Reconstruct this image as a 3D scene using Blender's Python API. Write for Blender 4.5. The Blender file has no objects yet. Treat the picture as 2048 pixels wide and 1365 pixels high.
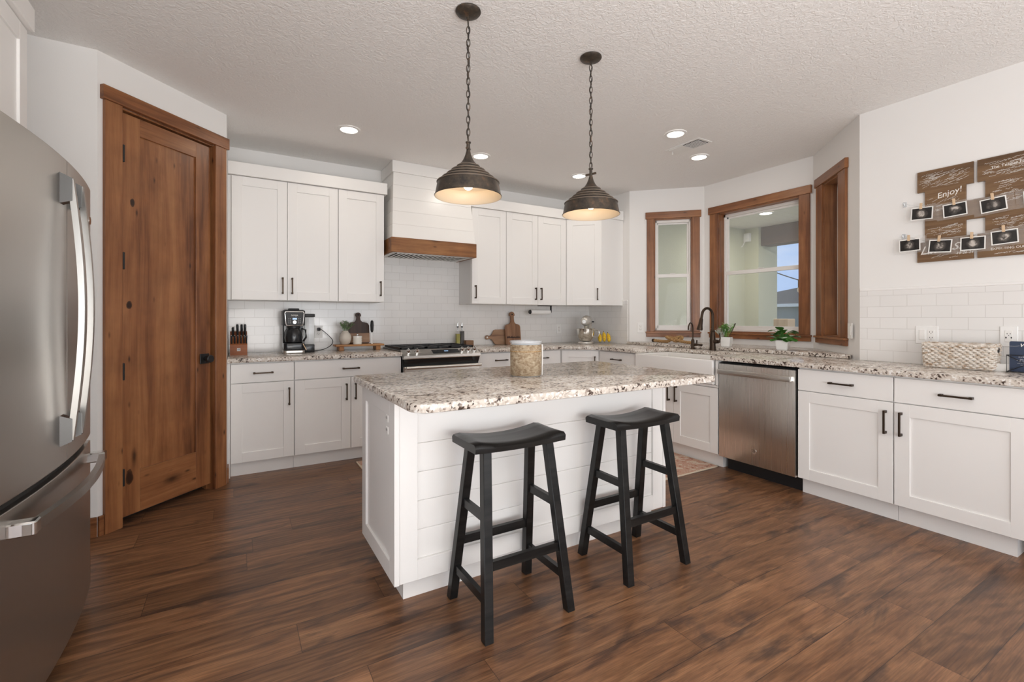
import bpy, bmesh, math, random
from mathutils import Vector, Matrix
random.seed(7)
PI = math.pi
sc = bpy.context.scene
col = sc.collection

# ------------------------------------------------------------------ camera
cam_d = bpy.data.cameras.new('camera'); cam = bpy.data.objects.new('camera', cam_d); col.objects.link(cam)
cam_d.sensor_width = 36.0; cam_d.lens = 36.0 * 931.0 / 2048.0
cam_d.shift_y = -46.0 / 2048.0
cam_d.clip_start = 0.02; cam_d.clip_end = 300
cam.location = (0, 0, 1.222); cam.rotation_euler = (PI / 2, 0, math.radians(-30.7))
sc.camera = cam
# ------------------------------------------------------------------ colour management
sc.view_settings.view_transform = 'Standard'
sc.view_settings.look = 'None'
sc.view_settings.gamma = 1.0
sc.view_settings.use_curve_mapping = False
sc.view_settings.exposure = -0.24
sc.cycles.use_denoising = True
sc.cycles.max_bounces = 10; sc.cycles.diffuse_bounces = 6; sc.cycles.glossy_bounces = 5
sc.cycles.transmission_bounces = 8; sc.cycles.transparent_max_bounces = 12
sc.cycles.sample_clamp_indirect = 6.0
sc.cycles.caustics_reflective = False; sc.cycles.caustics_refractive = False
# ------------------------------------------------------------------ world: blue sky with thin clouds
w = bpy.data.worlds.new('sky'); sc.world = w; w.use_nodes = True
nt = w.node_tree; nt.nodes.clear()
def wn(t, **k):
    n = nt.nodes.new(t)
    for a, b in k.items(): setattr(n, a, b)
    return n
tc = wn('ShaderNodeTexCoord'); mp = wn('ShaderNodeMapping'); mp.inputs['Scale'].default_value = (2.2, 2.2, 7)
nz = wn('ShaderNodeTexNoise'); nz.inputs['Scale'].default_value = 1.6; nz.inputs['Detail'].default_value = 6
rp = wn('ShaderNodeValToRGB'); rp.color_ramp.elements[0].position = .42; rp.color_ramp.elements[0].color = (.40, .58, .90, 1)
rp.color_ramp.elements[1].position = .66; rp.color_ramp.elements[1].color = (.92, .94, .98, 1)
bg = wn('ShaderNodeBackground'); bg.inputs['Strength'].default_value = 1.25; wo = wn('ShaderNodeOutputWorld')
nt.links.new(tc.outputs['Generated'], mp.inputs['Vector']); nt.links.new(mp.outputs[0], nz.inputs['Vector'])
nt.links.new(nz.outputs[0], rp.inputs[0]); nt.links.new(rp.outputs[0], bg.inputs[0]); nt.links.new(bg.outputs[0], wo.inputs[0])
# ------------------------------------------------------------------ daylight: sun and the big windows behind the camera, plus an added ceiling fill
def lamp(name, typ, loc, rot, energy, color=(1, 1, 1), **k):
    l = bpy.data.lights.new(name, typ); o = bpy.data.objects.new(name, l); col.objects.link(o)
    l.energy = energy; l.color = color; o.location = loc; o.rotation_euler = rot
    for a, b in k.items(): setattr(l, a, b)
    return o
lamp('sun', 'SUN', (20, 10, 12), (math.radians(48), 0, math.radians(150)), 1.6, (1, .95, .88), angle=.02)
# daylight through the patio doors in the rear wall, the side wall and the open living room beside the camera
lamp('daylight_rear_window', 'AREA', (2.35, -3.92, 1.35), (math.radians(100), 0, 0), 66, (.93, .97, 1.0), shape='RECTANGLE', size=2.4, size_y=2.2)
lamp('daylight_rear_small_window', 'AREA', (-1.6, -3.92, 1.5), (math.radians(100), 0, 0), 45, (.93, .97, 1.0), shape='RECTANGLE', size=1.6, size_y=1.7)
lamp('daylight_side_window', 'AREA', (-4.42, -1.4, 1.45), (math.radians(100), 0, -PI / 2), 90, (.95, .98, 1.0), shape='RECTANGLE', size=2.4, size_y=2.0)
# added soft fill behind the camera, aimed up to brighten the ceiling
lamp('added_ceiling_fill', 'AREA', (.6, -1.6, .9), (math.radians(155), 0, 0), 158, (1, .98, .96), shape='DISK', size=2.6)

# ------------------------------------------------------------------ mesh helpers
class MB:
    def __init__(s): s.bm = bmesh.new(); s.M = None
    def _fin(s, vs):
        if s.M is not None: bmesh.ops.transform(s.bm, matrix=s.M, verts=vs)
    def box(s, x0, x1, y0, y1, z0, z1, bev=0.0, seg=1):
        r = bmesh.ops.create_cube(s.bm, size=1.0); vs = r['verts']
        for v in vs:
            v.co = Vector(((x0 + x1) / 2 + v.co.x * (x1 - x0), (y0 + y1) / 2 + v.co.y * (y1 - y0), (z0 + z1) / 2 + v.co.z * (z1 - z0)))
        if bev > 0:
            es = list({e for v in vs for e in v.link_edges})
            g = bmesh.ops.bevel(s.bm, geom=es, offset=bev, segments=seg, affect='EDGES', profile=.5)
            vs = list({v for f in g['faces'] for v in f.verts} | {v for v in vs if v.is_valid})
        s._fin(vs); return s
    def prism(s, poly, a0, a1, axis='z', bev=0, seg=2):
        def P(u, v, a): return (u, v, a) if axis == 'z' else ((u, a, v) if axis == 'y' else (a, u, v))
        n = len(poly); b = [s.bm.verts.new(P(u, v, a0)) for u, v in poly]; t = [s.bm.verts.new(P(u, v, a1)) for u, v in poly]
        fs = [s.bm.faces.new(list(reversed(b))), s.bm.faces.new(t)]
        for i in range(n): fs.append(s.bm.faces.new((b[i], b[(i + 1) % n], t[(i + 1) % n], t[i])))
        bmesh.ops.recalc_face_normals(s.bm, faces=fs)
        vs = b + t
        if bev > 0:
            es = list(set(fs[0].edges) | set(fs[1].edges))
            g = bmesh.ops.bevel(s.bm, geom=es, offset=bev, segments=seg, affect='EDGES', profile=.5)
            vs = list({v for f in g['faces'] for v in f.verts} | {v for v in vs if v.is_valid})
        s._fin(vs); return s
    def lathe(s, prof, c=(0, 0, 0), segs=32, cap0=True, cap1=True, a0=0, sq=1.0):
        rings = []
        for r, z in prof:
            rings.append([s.bm.verts.new((c[0] + r * math.cos(a0 + 2 * PI * i / segs), c[1] + sq * r * math.sin(a0 + 2 * PI * i / segs), c[2] + z)) for i in range(segs)])
        fs = []
        for k in range(len(rings) - 1):
            for i in range(segs):
                j = (i + 1) % segs; fs.append(s.bm.faces.new((rings[k][i], rings[k][j], rings[k + 1][j], rings[k + 1][i])))
        if cap0: fs.append(s.bm.faces.new(list(reversed(rings[0]))))
        if cap1: fs.append(s.bm.faces.new(rings[-1]))
        s._fin([v for r in rings for v in r]); return s
    def cyl(s, p0, p1, r, segs=16, r1=None):
        return s.tube([p0, p1], [r, r if r1 is None else r1], segs)
    def tube(s, pts, r, segs=10, closed=False, sx=1.0):
        pts = [Vector(p) for p in pts]; n = len(pts)
        rs = r if isinstance(r, (list, tuple)) else [r] * n
        T = []
        for i in range(n):
            if closed: t = pts[(i + 1) % n] - pts[i - 1]
            else: t = pts[min(i + 1, n - 1)] - pts[max(i - 1, 0)]
            T.append(t.normalized() if t.length > 1e-9 else Vector((0, 0, 1)))
        u = T[0].orthogonal().normalized(); rings = []
        for i in range(n):
            u = (u - T[i] * u.dot(T[i]));
            if u.length < 1e-6: u = T[i].orthogonal()
            u.normalize(); v = T[i].cross(u)
            rings.append([s.bm.verts.new(pts[i] + (u * math.cos(2 * PI * k / segs) * sx + v * math.sin(2 * PI * k / segs)) * rs[i]) for k in range(segs)])
        m = n if closed else n - 1; fs = []
        for i in range(m):
            a, b = rings[i], rings[(i + 1) % n]
            for k in range(segs): fs.append(s.bm.faces.new((a[k], a[(k + 1) % segs], b[(k + 1) % segs], b[k])))
        if not closed:
            fs.append(s.bm.faces.new(list(reversed(rings[0])))); fs.append(s.bm.faces.new(rings[-1]))
        bmesh.ops.recalc_face_normals(s.bm, faces=fs)
        s._fin([v for r_ in rings for v in r_]); return s
    def bar(s, pts, w, h, up=(0, 0, 1), closed=False):      # rectangular section swept along pts (w across, h along up)
        pts = [Vector(p) for p in pts]; n = len(pts); up = Vector(up); rings = []
        for i in range(n):
            t = (pts[min(i + 1, n - 1)] - pts[max(i - 1, 0)]).normalized(); a = t.cross(up).normalized(); b = a.cross(t).normalized()
            rings.append([s.bm.verts.new(pts[i] + a * (w / 2 * i1) + b * (h / 2 * i2)) for i1, i2 in ((-1, -1), (1, -1), (1, 1), (-1, 1))])
        fs = []
        for i in range(n - 1):
            for k in range(4): fs.append(s.bm.faces.new((rings[i][k], rings[i][(k + 1) % 4], rings[i + 1][(k + 1) % 4], rings[i + 1][k])))
        fs.append(s.bm.faces.new(list(reversed(rings[0])))); fs.append(s.bm.faces.new(rings[-1]))
        bmesh.ops.recalc_face_normals(s.bm, faces=fs); s._fin([v for r in rings for v in r]); return s
    def hexa(s, bot, top):                                 # eight corners, bottom ring and top ring
        b = [s.bm.verts.new(p) for p in bot]; t = [s.bm.verts.new(p) for p in top]; n = len(b)
        fs = [s.bm.faces.new(list(reversed(b))), s.bm.faces.new(t)] + [s.bm.faces.new((b[i], b[(i + 1) % n], t[(i + 1) % n], t[i])) for i in range(n)]
        bmesh.ops.recalc_face_normals(s.bm, faces=fs); s._fin(b + t); return s
    def sphere(s, c, r, seg=16, sc_=(1, 1, 1)):
        g = bmesh.ops.create_uvsphere(s.bm, u_segments=seg, v_segments=max(6, seg // 2), radius=r)
        for v in g['verts']: v.co = Vector((c[0] + v.co.x * sc_[0], c[1] + v.co.y * sc_[1], c[2] + v.co.z * sc_[2]))
        s._fin(g['verts']); return s
    def face(s, pts):
        vs = [s.bm.verts.new(p) for p in pts]; s.bm.faces.new(vs); s._fin(vs); return s
    def text(s, body, size, loc, shear=0.0, align='LEFT', depth=.0006, rot=0.0, space=1.0):   # letters standing in the local xz plane, facing -y
        c = bpy.data.curves.new('t', 'FONT'); c.body = body; c.size = size; c.shear = shear; c.align_x = align; c.extrude = depth; c.space_character = space
        o = bpy.data.objects.new('t', c); col.objects.link(o); bpy.context.view_layer.update()
        me = bpy.data.meshes.new_from_object(o.evaluated_get(bpy.context.evaluated_depsgraph_get()))
        n0 = len(s.bm.verts); s.bm.from_mesh(me); s.bm.verts.ensure_lookup_table(); vs = s.bm.verts[n0:]
        m = Matrix.Translation(Vector(loc)) @ Matrix.Rotation(rot, 4, 'Y') @ Matrix.Rotation(PI / 2, 4, 'X')
        bmesh.ops.transform(s.bm, matrix=m, verts=vs); s._fin(vs)
        bpy.data.objects.remove(o); bpy.data.curves.remove(c); bpy.data.meshes.remove(me); return s
    def build(s, name, m, parent=None, smooth=True, ang=.6, label=None):
        me = bpy.data.meshes.new(name); s.bm.to_mesh(me); s.bm.free()
        if smooth:
            for p in me.polygons: p.use_smooth = True
            me.set_sharp_from_angle(angle=ang)
        me.materials.append(m); o = bpy.data.objects.new(name, me); col.objects.link(o)
        if parent: o.parent = parent
        if label: o['label'] = label
        return o
def tag(o, label, cat, group=None, kind=None):
    o['label'] = label; o['category'] = cat
    if group: o['group'] = group
    if kind: o['kind'] = kind
    return o
def thing(name, label, cat, loc=(0, 0, 0), rz=0, group=None, ry=0, rx=0):
    o = bpy.data.objects.new(name, None); col.objects.link(o); o.location = loc; o.rotation_euler = (rx, ry, rz); o.empty_display_size = .05
    return tag(o, label, cat, group)
def struct(o):
    o['kind'] = 'structure'; return o
def structE(name, loc=(0, 0, 0), rz=0):
    o = bpy.data.objects.new(name, None); col.objects.link(o); o.location = loc; o.rotation_euler = (0, 0, rz); o['kind'] = 'structure'; return o
def dup(root, loc, label, rz=None):
    r = root.copy(); col.objects.link(r); r.location = loc; r['label'] = label
    if rz is not None: r.rotation_euler = (r.rotation_euler[0], r.rotation_euler[1], rz)
    for ch in list(root.children):
        c = ch.copy(); col.objects.link(c); c.parent = r
        for g in ch.children:
            d = g.copy(); col.objects.link(d); d.parent = c
    return r
RW = -PI / 2     # frame of things on the right-hand run: local x runs towards the camera, local y into the wall

# ------------------------------------------------------------------ materials
def mat(name, color=(.8, .8, .8), rough=.5, metal=0.0, coat=0.0, spec=.5, emit=None, estr=0.0, alpha=1.0, trans=0.0, ior=1.45):
    m = bpy.data.materials.new(name); m.use_nodes = True; b = m.node_tree.nodes['Principled BSDF']
    b.inputs['Base Color'].default_value = (*color, 1); b.inputs['Roughness'].default_value = rough; b.inputs['Metallic'].default_value = metal
    b.inputs['Coat Weight'].default_value = coat; b.inputs['Specular IOR Level'].default_value = spec; b.inputs['IOR'].default_value = ior
    b.inputs['Transmission Weight'].default_value = trans; b.inputs['Alpha'].default_value = alpha
    if emit: b.inputs['Emission Color'].default_value = (*emit, 1); b.inputs['Emission Strength'].default_value = estr
    m.diffuse_color = (*color, 1)
    return m
class NG:
    def __init__(s, m): s.m = m; s.t = m.node_tree; s.b = s.t.nodes['Principled BSDF']
    def n(s, t, **k):
        x = s.t.nodes.new(t)
        for a, b in k.items(): setattr(x, a, b)
        return x
    def l(s, a, b): s.t.links.new(a, b)
    def coord(s, scale=(1, 1, 1), rot=(0, 0, 0), loc=(0, 0, 0), out='Object'):
        c = s.n('ShaderNodeTexCoord'); m = s.n('ShaderNodeMapping'); m.inputs['Scale'].default_value = scale; m.inputs['Rotation'].default_value = rot; m.inputs['Location'].default_value = loc
        s.l(c.outputs[out], m.inputs['Vector']); return m.outputs[0]
    def noise(s, v, scale, detail=4, rough=.5, dist=0):
        x = s.n('ShaderNodeTexNoise'); x.inputs['Scale'].default_value = scale; x.inputs['Detail'].default_value = detail; x.inputs['Roughness'].default_value = rough; x.inputs['Distortion'].default_value = dist
        if v is not None: s.l(v, x.inputs['Vector'])
        return x
    def ramp(s, f, stops, interp='LINEAR'):
        r = s.n('ShaderNodeValToRGB'); e = r.color_ramp.elements; r.color_ramp.interpolation = interp
        while len(e) < len(stops): e.new(.5)
        for i, (p, c) in enumerate(stops):
            e[i].position = p; e[i].color = (*c, 1) if not isinstance(c, (int, float)) else (c, c, c, 1)
        s.l(f, r.inputs[0]); return r.outputs[0]
    def mix(s, f, a, b, typ='MIX'):
        x = s.n('ShaderNodeMix', data_type='RGBA', blend_type=typ)
        for i, v in ((0, f), (6, a), (7, b)):
            if isinstance(v, (int, float)): x.inputs[i].default_value = v
            elif isinstance(v, tuple): x.inputs[i].default_value = (*v, 1)
            else: s.l(v, x.inputs[i])
        return x.outputs[2]
    def math(s, op, a, b=0.0, c=0.0):
        x = s.n('ShaderNodeMath', operation=op)
        for i, v in enumerate((a, b, c)):
            if isinstance(v, (int, float)): x.inputs[i].default_value = v
            else: s.l(v, x.inputs[i])
        return x.outputs[0]
    def bump(s, h, strength=.2, dist=.01):
        x = s.n('ShaderNodeBump'); x.inputs['Strength'].default_value = strength; x.inputs['Distance'].default_value = dist
        s.l(h, x.inputs['Height']); s.l(x.outputs[0], s.b.inputs['Normal'])
    def color(s, c): s.l(c, s.b.inputs['Base Color'])

def wood(name, dark, mid, light, axis='z', rough=.4, fine=1.0, coat=.0, knots=0.0, spots=()):
    m = mat(name, mid, rough, coat=coat); g = NG(m)
    a = {'x': (1.1, 14, 14), 'y': (14, 1.1, 14), 'z': (14, 14, 1.1)}[axis]; a = tuple(q * fine for q in a)
    v = g.coord(a); n1 = g.noise(v, 1.0, 6, .6, .6)
    b = {'x': (2, 90, 90), 'y': (90, 2, 90), 'z': (90, 90, 2)}[axis]; n2 = g.noise(g.coord(b), 1.0, 3, .6)
    big = g.noise(g.coord(tuple(.28 * q for q in a), loc=(3, 1, 2)), 1.0, 2)
    f = g.math('ADD', g.math('MULTIPLY', n1.outputs[0], .62), g.math('MULTIPLY', n2.outputs[0], .2)); f = g.math('ADD', f, g.math('MULTIPLY', big.outputs[0], .3))
    c = g.ramp(f, [(.42, dark), (.54, mid), (.68, light)])
    if knots > 0:
        kv = {'x': (3.2, 9, 9), 'y': (9, 3.2, 9), 'z': (9, 9, 3.2)}[axis]
        vo = g.n('ShaderNodeTexVoronoi'); vo.inputs['Scale'].default_value = knots; vo.inputs['Randomness'].default_value = 1
        nd = g.noise(g.coord((6, 6, 6)), 1, 2); vv = g.n('ShaderNodeVectorMath', operation='ADD'); g.l(g.coord(kv), vv.inputs[0]); sc2 = g.n('ShaderNodeVectorMath', operation='SCALE'); sc2.inputs['Scale'].default_value = .35; g.l(nd.outputs['Color'], sc2.inputs[0]); g.l(sc2.outputs[0], vv.inputs[1])
        g.l(vv.outputs[0], vo.inputs['Vector'])
        k = g.ramp(vo.outputs['Distance'], [(.035, 1.0), (.06, .7), (.13, .12), (.22, .0)]); c = g.mix(g.math('MULTIPLY', k, .85), c, tuple(q * .25 for q in dark))
    if knots > 0:
        v3 = g.n('ShaderNodeTexVoronoi'); v3.inputs['Scale'].default_value = 1.0; g.l(g.coord(tuple(q * 1.9 for q in kv), loc=(5, 3, 7)), v3.inputs['Vector']); sc3 = g.n('ShaderNodeSeparateColor'); g.l(v3.outputs['Color'], sc3.inputs[0])
        k3 = g.math('MULTIPLY', g.ramp(v3.outputs['Distance'], [(.05, .9), (.10, .4), (.17, 0.0)]), g.math('GREATER_THAN', sc3.outputs[0], .62)); c = g.mix(k3, c, tuple(q * .35 for q in dark))
        mot = g.noise(g.coord(loc=(2, 8, 5)), 7, 3, .55); c = g.mix(.4, c, g.ramp(mot.outputs[0], [(.30, .36), (.70, .66)]), 'OVERLAY')
    for (px, pz, rx_, rz_) in spots:                    # the big knots, at their own places on the board
        tcn = g.n('ShaderNodeTexCoord'); sx = g.n('ShaderNodeSeparateXYZ'); g.l(tcn.outputs['Object'], sx.inputs[0])
        wob = g.noise(g.coord((30, 30, 30)), 1, 2).outputs[0]
        dx = g.math('POWER', g.math('DIVIDE', g.math('SUBTRACT', sx.outputs[0], px), rx_), 2.0); dz = g.math('POWER', g.math('DIVIDE', g.math('SUBTRACT', sx.outputs[2], pz), rz_), 2.0)
        d = g.math('ADD', g.math('SQRT', g.math('ADD', dx, dz)), g.math('MULTIPLY', g.math('SUBTRACT', wob, .5), .8))
        k = g.ramp(d, [(.55, 1.0), (.9, .75), (1.0, .0)]); c = g.mix(k, c, tuple(q * .22 for q in dark))
    g.color(c); g.bump(n2.outputs[0], .08, .002)
    return m

M = {}
def paint(name, c, rough, bscale, bs, bd=.004):
    m = mat(name, c, rough); g = NG(m); n = g.noise(g.coord(), bscale, 3, .6); g.bump(n.outputs[0], bs, bd); return m
M['wall'] = paint('wall_paint', (.80, .785, .765), .6, 160, .05)
M['ceil'] = mat('ceiling_texture', (.88, .865, .845), .8); g = NG(M['ceil']); n = g.noise(g.coord(), 42, 4, .55, 1.2); h = g.ramp(n.outputs[0], [(.42, 0.0), (.60, 1.0)]); g.bump(h, .4, .006)
M['cab'] = mat('cabinet_paint', (.83, .815, .795), .38)
M['cabin'] = mat('dull_white_paint', (.72, .70, .675), .5)  # duller off-white for the hood backing and the fridge body
M['hoodw'] = mat('hood_paint', (.83, .815, .79), .3)
M['bronze'] = mat('oil_rubbed_bronze', (.055, .036, .024), .42, .75)
M['black'] = mat('matte_black', (.012, .012, .013), .45)
M['gloss'] = mat('gloss_black', (.010, .011, .013), .22, coat=.15)
M['white'] = mat('white_plastic', (.82, .81, .79), .35)
M['vinyl'] = mat('white_vinyl', (.80, .78, .75), .4)
M['ceramic'] = mat('white_ceramic', (.84, .83, .80), .12, coat=.5)
M['porc'] = mat('fireclay', (.82, .80, .775), .15, coat=.6)
M['glass'] = mat('clear_glass', (1, 1, 1), .02, trans=1.0, ior=1.1, spec=.3)
M['thinglass'] = mat('window_glass', (.97, .985, .98), .01, alpha=.10, spec=.6)
M['smoke'] = mat('clear_plastic', (.75, .78, .80), .08, alpha=.35, spec=.6)
M['sleeve'] = mat('clear_sleeve', (.85, .83, .80), .1, alpha=.09, spec=.6)
M['chrome'] = mat('chrome', (.75, .75, .74), .12, 1.0)
M['screen'] = mat('lit_display', (.02, .03, .05), .2, emit=(.45, .68, 1), estr=.9)
M['ink'] = mat('white_ink', (.82, .80, .76), .6)
M['silver_print'] = mat('silver_print', (.72, .72, .72), .4)
def steel(name, c, rough, axis):
    m = mat(name, c, rough, 1.0); g = NG(m); s = {'z': (260, 260, 1.5), 'x': (1.5, 260, 260)}[axis]
    n = g.noise(g.coord(s), 1, 2, .5); g.b.inputs['Anisotropic'].default_value = .5
    r = g.math('ADD', g.math('MULTIPLY', n.outputs[0], .05), rough - .025); g.l(r, g.b.inputs['Roughness']); return m
M['steel'] = steel('brushed_steel', (.74, .715, .68), .28, 'z')
M['steelx'] = steel('brushed_steel_horizontal', (.66, .635, .60), .28, 'x')
M['hsteel'] = mat('handle_steel', (.42, .41, .39), .32, 1.0); M['bracket'] = mat('dark_chrome', (.10, .098, .095), .38, 1.0)
M['fsteel'] = steel('fridge_steel', (.47, .445, .415), .30, 'z')
AD, AM, AL = (.115, .040, .016), (.225, .088, .034), (.32, .140, .056)
M['trimx'] = wood('alder_horizontal', AD, AM, AL, 'x', .34, knots=.55)
M['trimz'] = wood('alder_vertical', AD, AM, AL, 'z', .34, knots=.55)
M['doorz'] = wood('door_alder_vertical', AD, AM, AL, 'z', .34, knots=.62, spots=((.075, 1.915, .014, .024), (.058, 1.300, .018, .024), (.060, .27, .022, .045)))
M['doorx'] = wood('door_alder_horizontal', AD, AM, AL, 'x', .34, knots=.5)
M['hoodb'] = wood('hood_beam', (.11, .042, .014), (.22, .09, .030), (.32, .15, .055), 'x', .55, knots=.6)
M['board'] = wood('acacia_board', (.12, .055, .028), (.22, .11, .058), (.33, .18, .10), 'z', .5)
M['boardx'] = wood('striped_acacia', (.14, .07, .04), (.30, .17, .10), (.42, .28, .17), 'x', .5)
M['walnut'] = wood('dark_walnut', (.022, .011, .008), (.045, .022, .015), (.075, .038, .025), 'z', .5)
M['pine'] = wood('riser_wood', (.17, .065, .02), (.36, .16, .055), (.48, .25, .10), 'x', .5)
M['block'] = wood('knife_block_wood', (.13, .035, .010), (.24, .068, .018), (.33, .11, .032), 'x', .5)
M['blockx'] = wood('dark_block', (.10, .05, .025), (.19, .10, .05), (.28, .16, .09), 'x', .5)
M['signwood'] = wood('sign_wood', (.085, .045, .020), (.155, .085, .040), (.235, .14, .07), 'x', .55, fine=.8)
M['darkbeam'] = wood('dark_beam', (.035, .022, .018), (.065, .042, .034), (.10, .07, .06), 'y', .7)
M['pin'] = wood('clothespin_wood', (.50, .34, .20), (.62, .44, .28), (.72, .54, .36), 'z', .6)
M['stool'] = mat('black_stool_lacquer', (.012, .012, .012), .36, spec=.35); g = NG(M['stool']); n = g.noise(g.coord((3, 40, 40)), 1, 4); g.color(g.ramp(n.outputs[0], [(.35, (.006, .006, .006)), (.75, (.017, .016, .015))])); g.l(g.math('ADD', g.math('MULTIPLY', n.outputs[0], .2), .24), g.b.inputs['Roughness'])
# floor planks
m = M['floor'] = mat('wood_plank_floor', (.2, .09, .04), .3); g = NG(m)
tcn = g.n('ShaderNodeTexCoord'); sx = g.n('ShaderNodeSeparateXYZ'); g.l(tcn.outputs['Object'], sx.inputs[0])
PW = .185; row = g.math('FLOOR', g.math('DIVIDE', sx.outputs[1], PW)); fy_ = g.math('FRACT', g.math('DIVIDE', sx.outputs[1], PW))
wn1 = g.n('ShaderNodeTexWhiteNoise', noise_dimensions='1D'); g.l(row, wn1.inputs['W'])
xs = g.math('DIVIDE', g.math('ADD', sx.outputs[0], g.math('MULTIPLY', wn1.outputs[0], 5.0)), 1.22); pidx = g.math('FLOOR', xs); fx_ = g.math('FRACT', xs)
wn2 = g.n('ShaderNodeTexWhiteNoise', noise_dimensions='2D'); cb = g.n('ShaderNodeCombineXYZ'); g.l(row, cb.inputs[0]); g.l(pidx, cb.inputs[1]); g.l(cb.outputs[0], wn2.inputs['Vector'])
cv = g.n('ShaderNodeCombineXYZ'); g.l(g.math('MULTIPLY', sx.outputs[0], 1.7), cv.inputs[0]); g.l(g.math('MULTIPLY', sx.outputs[1], 15.0), cv.inputs[1]); g.l(g.math('MULTIPLY', wn2.outputs[0], 40.0), cv.inputs[2])
n1 = g.noise(cv.outputs[0], 1.0, 6, .62, 1.1)
cv2 = g.n('ShaderNodeCombineXYZ'); g.l(g.math('MULTIPLY', sx.outputs[0], 2.4), cv2.inputs[0]); g.l(g.math('MULTIPLY', sx.outputs[1], 9.0), cv2.inputs[1]); g.l(g.math('MULTIPLY', wn2.outputs[0], 70.0), cv2.inputs[2])
n2 = g.noise(cv2.outputs[0], 1.0, 4, .6, .8)
cv3 = g.n('ShaderNodeCombineXYZ'); g.l(g.math('MULTIPLY', sx.outputs[0], 6), cv3.inputs[0]); g.l(g.math('MULTIPLY', sx.outputs[1], 240), cv3.inputs[1]); g.l(g.math('MULTIPLY', wn2.outputs[0], 20.0), cv3.inputs[2])
n3 = g.noise(cv3.outputs[0], 1.0, 2)
wv = g.n('ShaderNodeTexWave', wave_type='RINGS', rings_direction='SPHERICAL'); wv.inputs['Scale'].default_value = 1.4; wv.inputs['Distortion'].default_value = 9; wv.inputs['Detail'].default_value = 3; wv.inputs['Detail Scale'].default_value = .8; g.l(cv2.outputs[0], wv.inputs['Vector'])
c = g.ramp(n1.outputs[0], [(.33, (.118, .056, .029)), (.50, (.195, .094, .044)), (.66, (.280, .146, .072))])
c = g.mix(.30, c, g.ramp(wv.outputs[0], [(.2, (.090, .040, .023)), (.8, (.26, .125, .066))]))
edge = g.math('POWER', g.math('MULTIPLY', g.math('ABSOLUTE', g.math('SUBTRACT', fy_, .5)), 2.0), 3.0)
c = g.mix(g.ramp(g.math('ADD', n2.outputs[0], g.math('MULTIPLY', edge, .13)), [(.56, 0.0), (.72, .80)]), c, (.045, .026, .020))
c = g.mix(.42, c, g.ramp(n3.outputs[0], [(.32, (.20, .19, .19)), (.5, (.46, .45, .44)), (.68, (.70, .69, .66))]), 'OVERLAY')
n4 = g.noise(cv.outputs[0], 3.3, 4, .65, 1.4); c = g.mix(.28, c, g.ramp(n4.outputs[0], [(.34, .22), (.5, .5), (.66, .74)]), 'OVERLAY')
val = g.math('ADD', g.math('MULTIPLY', wn2.outputs[0], .45), .80)
hs = g.n('ShaderNodeHueSaturation'); g.l(c, hs.inputs['Color']); g.l(val, hs.inputs['Value']); c = hs.outputs[0]
gap = g.math('MAXIMUM', g.math('LESS_THAN', g.math('ABSOLUTE', g.math('SUBTRACT', fy_, .5)), -1), g.math('MAXIMUM', g.math('LESS_THAN', fy_, .012), g.math('LESS_THAN', fx_, .0018)))
c = g.mix(g.math('MULTIPLY', gap, .75), c, (.02, .010, .007)); g.color(c)
g.l(g.math('ADD', g.math('MULTIPLY', n1.outputs[0], .18), .24), g.b.inputs['Roughness'])
hb = g.math('SUBTRACT', g.math('MULTIPLY', n3.outputs[0], .25), gap); g.bump(hb, .12, .002)
# subway tile (local x along the wall, z up)
def tile(name, off=0.0, zoff=0.0):
    m = mat(name, (.80, .785, .76), .16, coat=.3); g = NG(m); tcn = g.n('ShaderNodeTexCoord'); sx = g.n('ShaderNodeSeparateXYZ'); g.l(tcn.outputs['Object'], sx.inputs[0])
    cb = g.n('ShaderNodeCombineXYZ'); g.l(g.math('ADD', sx.outputs[0], off), cb.inputs[0]); g.l(g.math('SUBTRACT', sx.outputs[2], zoff), cb.inputs[1])
    b = g.n('ShaderNodeTexBrick'); b.offset = .5; b.inputs['Scale'].default_value = 1; b.inputs['Brick Width'].default_value = .1545; b.inputs['Row Height'].default_value = .0778; b.inputs['Mortar Size'].default_value = .0014; b.inputs['Mortar Smooth'].default_value = .3; b.inputs['Bias'].default_value = 0
    b.inputs['Color1'].default_value = (.80, .785, .765, 1); b.inputs['Color2'].default_value = (.775, .76, .74, 1); b.inputs['Mortar'].default_value = (.64, .62, .59, 1)
    g.l(cb.outputs[0], b.inputs['Vector']); g.color(b.outputs['Color']); g.bump(g.math('SUBTRACT', 1.0, b.outputs['Fac']), .5, .002); return m
M['tile'] = tile('subway_tile', 0.03, .914)
# granite
m = M['granite'] = mat('granite', (.6, .5, .45), .16, coat=0, spec=.22); g = NG(m)
v = g.coord(); nd = g.noise(v, 40, 2); vv = g.n('ShaderNodeVectorMath', operation='ADD'); s2 = g.n('ShaderNodeVectorMath', operation='SCALE'); s2.inputs['Scale'].default_value = .012; g.l(nd.outputs['Color'], s2.inputs[0]); g.l(v, vv.inputs[0]); g.l(s2.outputs[0], vv.inputs[1])
vo = g.n('ShaderNodeTexVoronoi'); vo.inputs['Scale'].default_value = 105; g.l(vv.outputs[0], vo.inputs['Vector']); sr = g.n('ShaderNodeSeparateColor'); g.l(vo.outputs['Color'], sr.inputs[0])
pn = g.noise(g.coord((1.0, 1.6, 1.6)), 9, 4, .65, .5); ps = g.noise(g.coord((1, 1.3, 1), loc=(4, 2, 1)), 30, 3, .6)
f = g.math('ADD', g.math('MULTIPLY', sr.outputs[0], .50), g.math('ADD', g.math('MULTIPLY', pn.outputs[0], .75), g.math('MULTIPLY', ps.outputs[0], .65)))
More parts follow.
